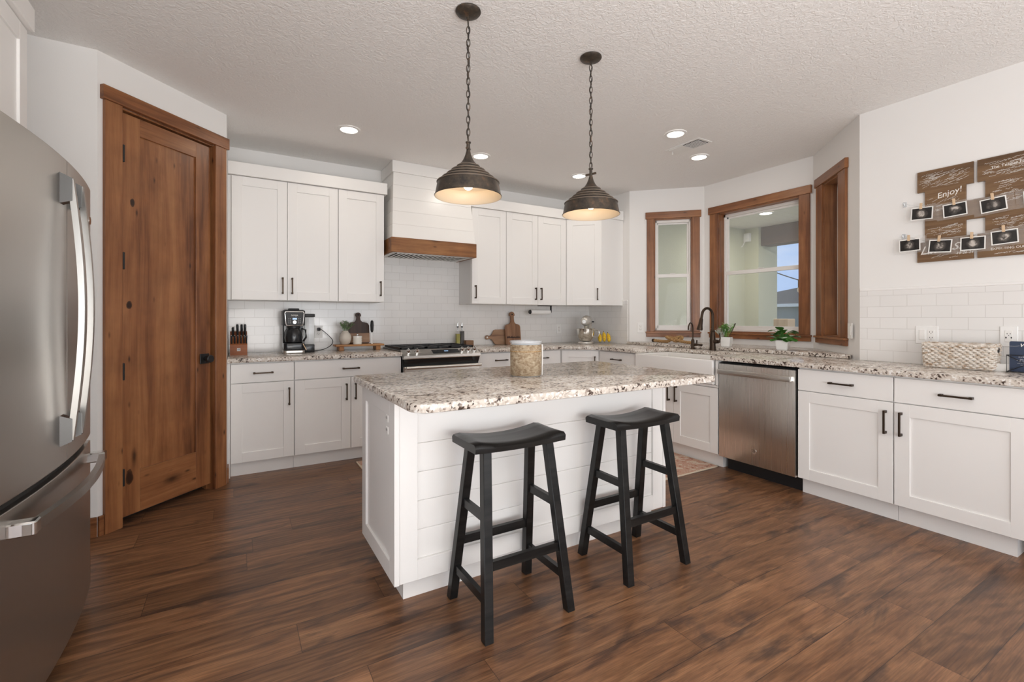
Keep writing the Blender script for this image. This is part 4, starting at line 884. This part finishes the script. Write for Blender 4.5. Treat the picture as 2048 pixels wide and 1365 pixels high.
b = MB(); paddle(b, .205, .205, .034, .085, .018).build('board', M['walnut'], t)
MB().box(-.1035, .1035, -.0012, .0185, .010, .105, .002).build('light_band', M['boardx'], t)
MB().cyl((0, -.001, .283), (0, .019, .283), .010, 14).build('hanging_hole', M['dark'], t)
t = thing('candle_jar', 'ribbed glass candle jar with a lid on the wooden riser', 'candle', (1.000, 4.575, RZ))
MB().lathe([(.038, 0), (.041, .006), (.039, .016), (.042, .026), (.039, .036), (.042, .046), (.039, .056), (.041, .066)], segs=24).build('jar', M['wax'], t)
MB().lathe([(.043, .066), (.043, .076), (.038, .079)], segs=24).build('lid', M['ceramic'], t); MB().sphere((0, 0, .090), .011, 12).build('lid_knob', M['chrome'], t)
t = thing('milk_frother', 'black handheld milk frother standing upright on the riser', 'frother', (1.142, 4.595, RZ))
MB().tube([(0, 0, .11), (0, 0, .13), (0, 0, .18), (0, 0, .215), (0, 0, .226)], [.008, .014, .0165, .014, .008], 16).build('handle', M['black'], t)
MB().cyl((0, 0, .004), (0, 0, .112), .0022, 8).build('shaft', M['chrome'], t); MB().lathe([(.017, 0), (.017, .004), (.006, .007)], segs=20).build('stand_foot', M['chrome'], t)
# right of the stove
for x, m_, lab in ((2.068, 'oil', 'slim glass bottle of green olive oil with a steel pourer right of the stove'), (2.118, 'vinegar', 'slim glass bottle of dark vinegar with a steel pourer right of the stove')):
    t = thing('oil_bottle', lab, 'bottle', (x + .012, 4.66, CT), 0, 'pourer bottles by the stove')
    hb = .135 if m_ == 'oil' else .165
    MB().box(-.020, .020, -.020, .020, .002, hb, .003).build('liquid', M[m_], t)
    MB().box(-.0225, .0225, -.0225, .0225, 0, .168, .004).build('bottle', M['sleeve'], t)
    MB().tube([(0, 0, .168), (0, 0, .176), (0, 0, .205)], [.018, .009, .008], 12).build('neck', M['smoke'], t)
    MB().tube([(0, 0, .205), (0, 0, .214), (0, 0, .218)], [.011, .012, .007], 12).build('stopper', M['black'], t); MB().tube([(0, 0, .218), (0, 0, .24), (.006, 0, .262)], .003, 8).build('spout', M['chrome'], t)
t = tag(MB().box(-.045, .045, -.045, .045, 0, .065, .006, 2).build('salt_box', M['blockx']), 'small dark striped wooden box right of the vinegar bottle', 'box'); t.location = (2.188, 4.62, CT)
t = thing('cutting_board', 'round-shouldered striped cutting board lying on its side behind the tall board', 'cutting board', (2.60, 4.695, CT), 0, None, 0, math.radians(-7))
P = [(-.022, .002), (.105, 0), (.118, .012), (.118, .168), (.105, .178), (-.022, .176), (-.045, .165), (-.062, .135), (-.085, .108), (-.115, .105)] + [(-.132 + .026 * math.cos(a), .088 + .026 * math.sin(a)) for a in [math.radians(x) for x in (60, 110, 150, 180, 210, 250, 300)]] + [(-.115, .071), (-.085, .068), (-.062, .042), (-.045, .014)]
MB().prism(P, 0, .016, 'y', .003, 1).build('board', M['boardx'], t); MB().cyl((-.134, -.0015, .088), (-.134, .017, .088), .010, 14).build('hanging_ring', M['vinyl'], t)
t = thing('cutting_board', 'tall brown paddle cutting board standing against the tile behind the birch jar', 'cutting board', (2.785, 4.645, CT), 0, None, 0, math.radians(-7))
b = MB(); paddle(b, .205, .235, .046, .125, .020).build('board', M['board'], t); MB().cyl((0, -.001, .352), (0, .021, .352), .009, 14).build('hanging_hole', M['dark'], t)
b = MB(); rnd = random.Random(5)
for i in range(26):
    x = -.085 + .17 * i / 25; h = rnd.uniform(.012, .030); b.prism([(x - .006, .075), (x + .006, .075), (x + .004, .075 + h * .6), (x, .075 + h)], -.0012, .001, 'y')
b.build('burned_treeline', M['walnut'], t, smooth=False)
t = thing('paper_towel_holder', 'black under-cabinet holder with a thin paper towel roll', 'paper towel holder', (3.12, 4.60, 1.372))
b = MB(); b.box(-.03, .165, -.012, .012, -.008, -.0005); b.box(.150, .165, -.008, .008, -.085, -.008); b.tube([(.158, 0, -.078), (-.155, 0, -.078)], .006, 10); b.build('bracket', M['black'], t)
MB().tube([(.140, 0, -.078), (-.135, 0, -.078)], .028, 24).build('paper_roll', M['paper'], t); MB().tube([(-.137, 0, -.078), (-.152, 0, -.078)], [.026, .022], 20).build('end_knob', M['black'], t)
# stand mixer
t = thing('stand_mixer', 'champagne stand mixer with a steel bowl in the back corner', 'mixer', (3.63, 4.36, CT), math.radians(-50))
b = MB(); b.prism(rr(-.085, .085, -.16, .17, (.06, .06, .08, .08)), 0, .028, bev=.008); b.build('base', M['mixer'], t)
b = MB(); b.tube([(0, .115, .02), (0, .118, .10), (0, .110, .19), (0, .085, .25)], [.060, .045, .043, .055], 20); b.build('column', M['mixer'], t)
b = MB(); b.tube([(0, .17, .275), (0, .155, .275), (0, .10, .278), (0, .0, .278), (0, -.08, .272), (0, -.135, .266), (0, -.150, .265)], [.030, .048, .060, .063, .058, .046, .030], 24); b.build('motor_head', M['mixer'], t)
MB().lathe([(.052, .264), (.053, .2645), (.053, .280), (.052, .2805)], (0, 0, 0), 8); 
MB().tube([(0, -.152, .266), (0, -.156, .266)], .022, 20).build('hub_cap', M['chrome'], t)
MB().tube([(0, -.045, .222), (0, -.045, .190)], [.028, .022], 16).build('beater_shaft', M['chrome'], t)
MB().box(-.003, .003, -.12, .14, .332, .336).build('trim_band', M['chrome'], t)
MB().lathe([(.040, .030), (.062, .036), (.088, .075), (.103, .125), (.107, .180), (.110, .182), (.106, .184), (.100, .13), (.085, .08)], (0, -.05, 0), 32).build('bowl', M['bowl'], t)
MB().tube(cr([(.104, -.05, .165), (.150, -.05, .160), (.158, -.05, .12), (.140, -.05, .085), (.092, -.05, .085)]), .006, 8).build('bowl_handle', M['bowl'], t)
MB().tube([(.05, .10, .262), (.075, .10, .262)], .009, 10).build('speed_lever', M['black'], t)
# bananas
for i, (x, y, lab) in enumerate(((3.786, 4.312, 'left'), (3.834, 4.285, 'middle'), (3.882, 4.258, 'right'))):
    t = thing('banana', 'small yellow banana in the bunch right of the mixer, %s of the three' % lab, 'banana', (x, y, CT), math.radians(-30), 'bananas by the mixer')
    ln = .5 + .0 * i; pts = [(0, -.050, .022), (0, -.055, .045), (0, -.045, .075), (0, -.022, .098), (0, .0, .112), (.0, .008, .124)]
    if i == 1: pts = [(p[0], p[1] * .7 - .01, p[2] * 1.12) for p in pts]
    sx_ = (.003, 0, -.003)[i]
    pts = [(p[0] + sx_ * p[2] / .12, p[1], p[2]) for p in pts]
    MB().tube(cr(pts, 4), [.007, .013, .017, .020, .0215, .0225, .023, .0235, .0235, .023, .0225, .022, .021, .0195, .017, .014, .011, .008, .0065, .0055, .005][:21], 12).build('fruit', M['banana'], t)
    MB().tube([pts[0], (pts[0][0], pts[0][1], pts[0][2] - .008)], [.006, .004], 8).build('tip', M['dark'], t); MB().tube([pts[-1], (pts[-1][0], pts[-1][1] + .003, pts[-1][2] + .010)], [.005, .0045], 8).build('stem', M['bronze'], t)
# ---------------------------------------------------------------- island jar
t = thing('birch_jar', 'glass jar wrapped in birch bark on the island worktop', 'jar', (1.336, 2.105, .9142))
MB().lathe([(.080, .004), (.083, .010), (.084, .160), (.082, .166)], segs=40).build('birch_wrap', M['birch'], t)
b = MB(); b.lathe([(.082, .166), (.083, .176), (.087, .181), (.087, .186), (.080, .187), (.078, .176), (.077, .168)], segs=40, cap0=False, cap1=False); b.build('glass_rim', M['chrome' if False else 'smoke'], t)
MB().lathe([(.081, .0), (.084, .003), (.080, .005)], segs=40).build('glass_foot', M['smoke'], t)
MB().lathe([(.077, .166), (.02, .166)], segs=40, cap0=False).build('contents', M['birch'], t)
MB().lathe([(.0845, .130), (.0855, .132), (.0845, .134)], segs=40, cap0=False, cap1=False).build('twine', M['rope'], t)
MB().tube([(.086, .0, .006), (.088, .0, .10), (.087, 0, .168)], .006, 8, sx=.5).build('handle_strip', M['white'], t); bpy.data.objects['handle_strip'].rotation_euler = (0, 0, math.radians(-42))
# ---------------------------------------------------------------- faucets
t = thing('kitchen_faucet', 'oil-rubbed bronze gooseneck pull-down faucet behind the sink', 'faucet', (3.905, 2.835, CT), math.radians(-6))
MB().tube([(0, 0, 0), (0, 0, .01), (0, 0, .05), (0, 0, .10), (0, 0, .15), (0, 0, .175), (0, 0, .18), (0, 0, .20)], [.031, .029, .026, .027, .022, .018, .022, .015], 20).build('body', M['bronze'], t)
arc_ = [(0, 0, .19), (0, 0, .32)] + [(-.070 + .070 * math.cos(a), 0, .325 + .075 * math.sin(a)) for a in [PI * k / 12 for k in range(1, 11)]] + [(-.146, 0, .30)]
MB().tube(arc_, .0125, 14).build('spout', M['bronze'], t)
d_ = Vector((-.022, 0, -.10))
MB().tube([Vector((-.144, 0, .305)), Vector((-.147, 0, .295)), Vector((-.147, 0, .295)) + d_ * .5, Vector((-.147, 0, .295)) + d_ * .9, Vector((-.147, 0, .295)) + d_], [.013, .017, .020, .027, .025], 18).build('spray_head', M['bronze'], t)
b = MB(); b.tube([(0, -.02, .085), (0, -.065, .085)], [.020, .017], 16); b.tube([(0, -.064, .085), (0, -.082, .085)], .011, 12); b.tube([(0, -.078, .08), (0, -.086, .12), (0, -.080, .165)], [.008, .006, .008], 10); b.build('lever_handle', M['bronze'], t)
t = thing('filter_faucet', 'small bronze filtered-water faucet left of the main faucet', 'faucet', (3.900, 3.055, CT), math.radians(10))
MB().tube([(0, 0, 0), (0, 0, .008), (0, 0, .03), (0, 0, .085), (0, 0, .10)], [.026, .020, .015, .016, .009], 16).build('body', M['bronze'], t)
MB().tube([(0, 0, .09), (0, 0, .20)] + [(-.042 + .042 * math.cos(a), 0, .205 + .055 * math.sin(a)) for a in [PI * k / 10 for k in range(1, 10)]] + [(-.088, 0, .19)], .0062, 10).build('spout', M['bronze'], t)
b = MB(); b.tube([(0, -.01, .045), (0, -.05, .045), (0, -.053, .045), (0, -.095, .042)], [.013, .012, .009, .012], 12); b.tube([(0, -.04, .05), (0, -.042, .09)], [.006, .008], 8); b.build('lever_handle', M['bronze'], t)
# ---------------------------------------------------------------- ledge: rope, plants
LZ = .9443
t = thing('rope_knot', 'thick jute rope tied in a knot lying on the granite window ledge', 'rope', (4.06, 3.50, LZ), RW + .05)
def twist(P, R, r, turns, n):
    P = cr(P, n); out = []
    for s in range(3):
        q = []
        for i, p in enumerate(P):
            tdir = (P[min(i + 1, len(P) - 1)] - P[max(i - 1, 0)]).normalized(); u = tdir.cross(Vector((0, 0, 1)));
            u = u.normalized() if u.length > .05 else Vector((1, 0, 0)); v = u.cross(tdir); a = turns * 2 * PI * i / len(P) + s * 2 * PI / 3
            q.append(p + u * R * math.cos(a) + v * R * math.sin(a))
        out.append(q)
    return out
b = MB()
knot = [(-.20, 0, .026), (-.12, .005, .020), (-.04, .0, .020), (.02, -.03, .025), (.075, -.005, .055), (.05, .04, .055), (.0, .02, .065), (.01, -.035, .070), (.07, -.045, .05), (.11, .0, .03), (.16, .02, .06), (.13, .045, .075), (.09, .0, .06), (.16, -.02, .035), (.24, .0, .022), (.30, .01, .020)]
for q in twist(knot, .0085, .0095, 16, 7): b.tube(q, .0095, 8)
b.build('rope', M['rope'], t)
MB().tube([(-.206, 0, .026), (-.186, 0, .026)], .020, 12).build('whipping', M['bronze'], t)
def pot(name, label, x, y, w_, h):
    t = thing(name, label, 'plant', (x, y, LZ), .3)
    b = MB(); b.hexa([(-w_ * .42, -w_ * .42, 0), (w_ * .42, -w_ * .42, 0), (w_ * .42, w_ * .42, 0), (-w_ * .42, w_ * .42, 0)], [(-w_ / 2, -w_ / 2, h), (w_ / 2, -w_ / 2, h), (w_ / 2, w_ / 2, h), (-w_ / 2, w_ / 2, h)])
    bmesh.ops.bevel(b.bm, geom=list(b.bm.edges), offset=.004, segments=2, affect='EDGES'); b.build('pot', M['ceramic'], t); MB().box(-w_ * .44, w_ * .44, -w_ * .44, w_ * .44, h - .003, h + .003).build('soil', M['soil'], t, smooth=False); return t
t = pot('potted_lavender', 'leafy green sprigs in a square white pot behind the faucet', 4.13, 2.845, .092, .092)
b = sprigs(26, .125, .070, .034, .009, 11, 11); o = b.build('foliage', M['lav'], t); o.location = (0, 0, .09)
b = sprigs(12, .10, .05, .016, .013, 12, 10, 0, (0, .09)); o = b.build('flowers', M['pale'], t); o.location = (-.02, .03, .085)
b = MB()
for k in (-1, 0, 1): b.tube([(.03 + .0 * k, -.02, .10), (.06 + k * .010, -.05, .19), (.07 + k * .016, -.06, .225)], .0025, 6)
b.build('dark_sprig', M['bronze'], t)
t = pot('potted_pothos', 'broad round leaves in a square white pot below the large window', 4.13, 2.300, .100, .083)
b = MB(); rnd = random.Random(9)
for i in range(34):
    a = i * 2.4; rr_ = .025 + .075 * rnd.random(); p = Vector((rr_ * math.cos(a) * 1.05, rr_ * math.sin(a) * 1.15, .105 + .075 * rnd.random() - .45 * max(0, rr_ - .06)))
    b.tube([(0, 0, .085), p * .6 + Vector((0, 0, .05)), p], .0016, 5)
    d = Vector((math.cos(a), math.sin(a), rnd.uniform(-.9, .6))).normalized(); s = d.cross(Vector((0, 0, 1))).normalized(); up = s.cross(d); R = .030 * rnd.uniform(.8, 1.25)
    c = b.bm.verts.new(p + d * R * .7); ring = [b.bm.verts.new(p + d * (R * .75 + R * math.cos(2 * PI * k / 12)) + s * R * 1.0 * math.sin(2 * PI * k / 12) + up * (R * .22 * abs(math.sin(2 * PI * k / 12)) - .12 * R)) for k in range(12)]
    for k in range(12): b.bm.faces.new((c, ring[k], ring[(k + 1) % 12]))
b.build('foliage', M['leaf'], t)

# ---------------------------------------------------------------- basket, navy card
t = thing('woven_basket', 'whitewashed woven rectangular basket on the right worktop', 'basket', (3.80, 1.045, CT + .0005), RW + .03)
bw, bd_, bh = .305, .150, .148
b = MB(); rnd = random.Random(2)
def ring_pts(z, n, ph, amp):
    P = []; per = [(-bw / 2, -bd_ / 2), (bw / 2, -bd_ / 2), (bw / 2, bd_ / 2), (-bw / 2, bd_ / 2)]; tot = 2 * (bw + bd_)
    for i in range(n):
        s = tot * i / n; k = 0; ls = (bw, bd_, bw, bd_)
        while s > ls[k]: s -= ls[k]; k += 1
        p, q = Vector((*per[k], z)), Vector((*per[(k + 1) % 4], z)); d = (q - p).normalized(); nrm = Vector((d.y, -d.x, 0)); sp = 1 + .05 * (z / bh - .5)
        v = p + d * s + nrm * (amp * math.sin(i * PI / 2 + ph)); P.append(Vector((v.x * sp, v.y * sp, z + .003 * math.sin(i * PI / 2 + ph))))
    return P
nr = 11
for r in range(nr):
    z = .0115 + (bh - .0215) * r / (nr - 1)
    b.tube(ring_pts(z, 116, PI * (r % 2), .0042), .0072 + .0008 * rnd.random(), 6, closed=True)
b.build('weave', M['wicker'], t)
b = MB(); b.tube(ring_pts(bh, 60, 0, .0), .0075, 8, closed=True); b.build('rim', M['wicker'], t)
b = MB(); b.box(-bw / 2 + .004, bw / 2 - .004, -bd_ / 2 + .004, bd_ / 2 - .004, .002, .010); b.box(-bw / 2 + .006, bw / 2 - .006, -bd_ / 2 + .005, -bd_ / 2 + .008, .0, bh - .01); b.box(-bw / 2 + .006, bw / 2 - .006, bd_ / 2 - .008, bd_ / 2 - .005, .0, bh - .01); b.box(bw / 2 - .010, bw / 2 - .006, -bd_ / 2 + .006, bd_ / 2 - .006, 0, bh - .01); b.box(-bw / 2 + .006, -bw / 2 + .010, -bd_ / 2 + .006, bd_ / 2 - .006, 0, bh - .01); b.build('lining', M['wicker'], t, smooth=False)
b = MB(); b.tube([(bw / 2 + .004, .005, bh - .028), (bw / 2 + .013, .005, bh - .028)], [.017, .015], 14); b.build('hand_hole', M['dark'], t)
t = thing('card_holder', 'black wire napkin holder on the worktop at the right edge', 'holder', (3.78, .765, CT), RW)
b = MB()
for y in (-.012, .035):
    b.tube([(-.075, y, .004), (.085, y, .004), (.085, y, .098), (-.075, y, .098)], .0026, 8, closed=True)
    b.tube([(-.075, y, .098), (.005, y, .050), (-.075, y, .004)], .0026, 8); b.tube([(.085, y, .098), (.005, y, .050), (.085, y, .004)], .0026, 8)
for x in (-.075, .085): b.tube([(x, -.012, .004), (x, .035, .004)], .0026, 8)
b.build('wire_frame', M['black'], t)
t = thing('navy_card', 'navy blue invitation card with white script in the wire holder', 'card', (3.78, .765, CT), RW)
MB().prism(rr(-.066, .082, .006, .176, (.008, .008, .003, .003)), -.001, .001, 'y').build('card', M['navy'], t)
MB().prism(rr(-.069, .082, .006, .120, (.003, .003, .003, .003)), .004, .006, 'y').build('envelope', M['white'], t)
b = MB(); b.text('we', .040, (-.028, -.0014, .146), .35, depth=.0002); b.text('are', .036, (.000, -.0014, .122), .35, depth=.0002); b.tube([(-.066, -.0016, .149), (-.045, -.0016, .148), (-.026, -.0016, .152)], .0005, 4); b.build('script', M['ink'], t)
b = MB()
for i, (z, x0) in enumerate(((.094, -.015), (.087, -.030), (.075, -.025), (.068, -.038), (.061, -.028), (.052, -.035), (.044, -.022), (.035, -.010))):
    x = x0
    while x < .07: wd = random.uniform(.004, .012); b.box(x, x + wd, -.0013, -.0010, z, z + (.0024 if i in (1, 2) else .0012)); x += wd + .003
b.build('small_print', M['silver_print'], t, smooth=False)
t = tag(MB().box(-.006, .006, -.06, .06, 0, .043, .002).build('eraser_block', M['white']), 'small white block beside the black wire card holder', 'block'); t.location = (3.80, .862, CT)
# ---------------------------------------------------------------- rugs
def rug(label, x0, x1, y0, y1):
    t = thing('rug', label, 'rug', ((x0 + x1) / 2, (y0 + y1) / 2, .0005)); W, D = (x1 - x0) / 2, (y1 - y0) / 2
    MB().box(-W + .012, W - .012, -D + .012, D - .012, 0, .007).build('pile', M['rug'], t, smooth=False)
    b = MB(); b.box(-W, W, -D, -D + .012, 0, .006); b.box(-W, W, D - .012, D, 0, .006); b.box(-W, -W + .012, -D, D, 0, .006); b.box(W - .012, W, -D, D, 0, .006); b.build('binding', M['rugedge'], t, smooth=False)
rug('faded red patterned runner on the floor in front of the sink', 2.70, 3.412, 2.422, 3.75)
rug('pale-edged runner on the floor in front of the stove', .875, 2.55, 3.42, 4.06)
t = thing('floor_bin', 'low black bin on the floor past the last right-hand cabinet', 'bin', (3.64, .43, 0))
b = MB(); b.hexa([(-.16, -.20, 0), (.16, -.20, 0), (.16, .20, 0), (-.16, .20, 0)], [(-.185, -.23, .10), (.185, -.23, .10), (.185, .23, .10), (-.185, .23, .10)]); b.build('tub', M['black'], t, smooth=False)

# ---------------------------------------------------------------- wooden letter board with handwriting and clipped scan prints
XS = 3.932
t = thing('letter_board', 'large dark wooden letter H covered in white handwriting on the right wall', 'wall sign', (3.948, 1.159, 1.593), RW)
# local x from the left edge of the board towards the camera
xL = 0.0; H_ = .602
def bx_(y): return 1.159 - y
e = dict(l=bx_(1.297), r=bx_(1.021), sl=bx_(1.257), sr=bx_(1.056))
l, r, sl_, sr_ = -.138, .138, -.098, .103
def Hpoly():
    g = .018; c = .138 + g / 2; a1, a2 = .128, .468; b1, b2 = .245, .365     # serif heights, crossbar
    P = [(l, 0), (r, 0), (r, a1 + .02), (sr_, a1 + .02), (sr_, b1)]
    Q = [(2 * c - x, z) for x, z in reversed(P)]
    P = P + Q
    T = [(2 * c - l, .130), (2 * c - sl_, .130), (2 * c - sl_, .466), (2 * c - l, .466), (2 * c - l, H_), (2 * c - r, H_), (2 * c - r, a2), (2 * c - sr_, a2), (2 * c - sr_, b2), (sr_, b2), (sr_, a2), (r, a2), (r, H_), (l, H_), (l, .466), (sl_, .466), (sl_, .130), (l, .130)]
    return P + T
MB().prism(Hpoly(), -.016, .0, 'y').build('board', M['signwood'], t, smooth=False)
b = MB()
b.text('Enjoy!', .050, (-.035, -.0165, .405), .25, depth=.0003, rot=-.20)
b.text('Lau', .075, (-.125, -.0165, .050), .45, depth=.0003, rot=-.05, space=.95); b.text('Ste', .065, (.035, -.0165, .065), .45, depth=.0003); b.text('10-26-24', .022, (.058, -.0165, .034), .2, depth=.0002)
b.text('The Teague Fam', .024, (.215, -.0165, .530), .1, depth=.0002, rot=-.06); b.text('EXPECTING OUR ONE', .019, (.215, -.0165, .040), 0, depth=.0002)
b.build('large_handwriting', M['ink'], t, smooth=False)
b = MB(); rnd = random.Random(21)
def scrib(x, z, ln, s, rot):
    n = int(ln / (s * .45)); P = []
    for i in range(n):
        P.append((i * s * .45, s * (rnd.random() - .4) * (1.0 if i % 2 else .4)))
    c, s_ = math.cos(rot), math.sin(rot); w_ = .0011
    for (x0, z0), (x1, z1) in zip(P, P[1:]):
        if rnd.random() < .12: continue
        a = (x + x0 * c - z0 * s_, z + x0 * s_ + z0 * c); d = (x + x1 * c - z1 * s_, z + x1 * s_ + z1 * c)
        dx, dz = d[0] - a[0], d[1] - a[1]; L_ = math.hypot(dx, dz) or 1; nx, nz = -dz / L_ * w_ / 2, dx / L_ * w_ / 2
        b.face([(a[0] - nx, -.0166, a[1] - nz), (d[0] - nx, -.0166, d[1] - nz), (d[0] + nx, -.0166, d[1] + nz), (a[0] + nx, -.0166, a[1] + nz)])
regs = [(l, .475, r, .59, 58), (sl_, .31, sr_, .46, 34), (sl_, .15, sr_, .24, 26), (l, .005, r, .12, 16), (.170, .475, .425, .59, 44), (.21, .31, .39, .46, 30), (.21, .15, .39, .24, 26), (.17, .005, .42, .03, 8)]
for x0, z0, x1, z1, n in regs:
    for i in range(n):
        ln = rnd.uniform(.025, .075); x = rnd.uniform(x0 + .006, max(x0 + .007, x1 - ln - .006)); z = rnd.uniform(z0 + .01, z1 - .012)
        if x < .1 and x + ln > -.05 and .395 < z < .45: continue
        scrib(x, z, ln, rnd.uniform(.006, .010), rnd.uniform(0, .45) if x0 < .1 else rnd.uniform(0, .2))
o = b.build('small_handwriting', M['ink'], t, smooth=False)
def clip_photo(label, y, z, tilt, w_=.115, h=.083, sl=(-.09, .09)):
    t = thing('scan_photo', label, 'photo', (XS - .022, y, z), RW, 'clipped scan prints', tilt)
    MB().box(-w_ / 2, w_ / 2, -.0006, .0006, -h / 2, h / 2).build('print_border', M['ceramic'], t, smooth=False)
    MB().box(-w_ / 2 + .006, w_ / 2 - .006, -.0010, .0, -h / 2 + .006, h / 2 - .006).build('print', M['photo'], t, smooth=False)
    MB().box(sl[0], sl[1], .0018, .0024, -h / 2 - .012, h / 2 + .012).build('sleeve', M['sleeve'], t, smooth=False)
    p = thing('clothespin', 'small wooden clothespin clipping the ' + label, 'clothespin', (XS - .026, y + .004, z + h / 2 + .006), RW, 'clothespins holding the prints', tilt)
    b = MB(); b.box(-.0065, .0065, -.004, .0, -.018, .022, .001); b.build('front_prong', M['pin'], p); MB().box(-.0065, .0065, .002, .006, -.018, .022, .001).build('back_prong', M['pin'], p); MB().cyl((-.0075, .001, .004), (.0075, .001, .004), .0028, 8).build('spring', M['chrome'], p)
for y, z, ti, n_ in ((1.266, 1.915, -.05, 'leftmost scan print in the upper row'), (1.101, 1.908, .06, 'second scan print from the left in the upper row'), (.927, 1.903, .10, 'third scan print from the left in the upper row'), (.745, 1.915, .05, 'rightmost scan print in the upper row')):
    clip_photo(n_, y, z, -ti)
for y, z, ti, n_ in ((1.331, 1.713, .02, 'leftmost scan print in the lower row'), (1.173, 1.687, -.09, 'second scan print from the left in the lower row'), (1.018, 1.683, -.02, 'third scan print from the left in the lower row'), (.880, 1.702, .05, 'fourth scan print from the left in the lower row')):
    clip_photo(n_, y, z, -ti)
for za, lab, ya, zs_ in ((2.001, 'thin clear string holding the upper row of prints', 1.370, 1.950), (1.783, 'thin clear string holding the lower row of prints', 1.376, 1.735)):
    b = MB(); P = [(XS - .023, ya + (.60 - ya) * k / 20, za + (zs_ - za) * min(1, k / 3)) for k in range(21)]; b.tube(P, .0008, 5); tag(b.build('string', M['smoke']), lab, 'string')
    hk = thing('wall_hook', 'small clear adhesive hook at the left end of the ' + ('upper' if za > 1.9 else 'lower') + ' string', 'hook', (3.949, ya, za), RW)
    MB().box(-.011, .011, -.004, 0, -.020, .016, .003).build('pad', M['smoke'], hk); MB().tube([(0, -.004, -.004), (0, -.014, -.008), (0, -.016, .004)], .0025, 8).build('hook', M['chrome'], hk)
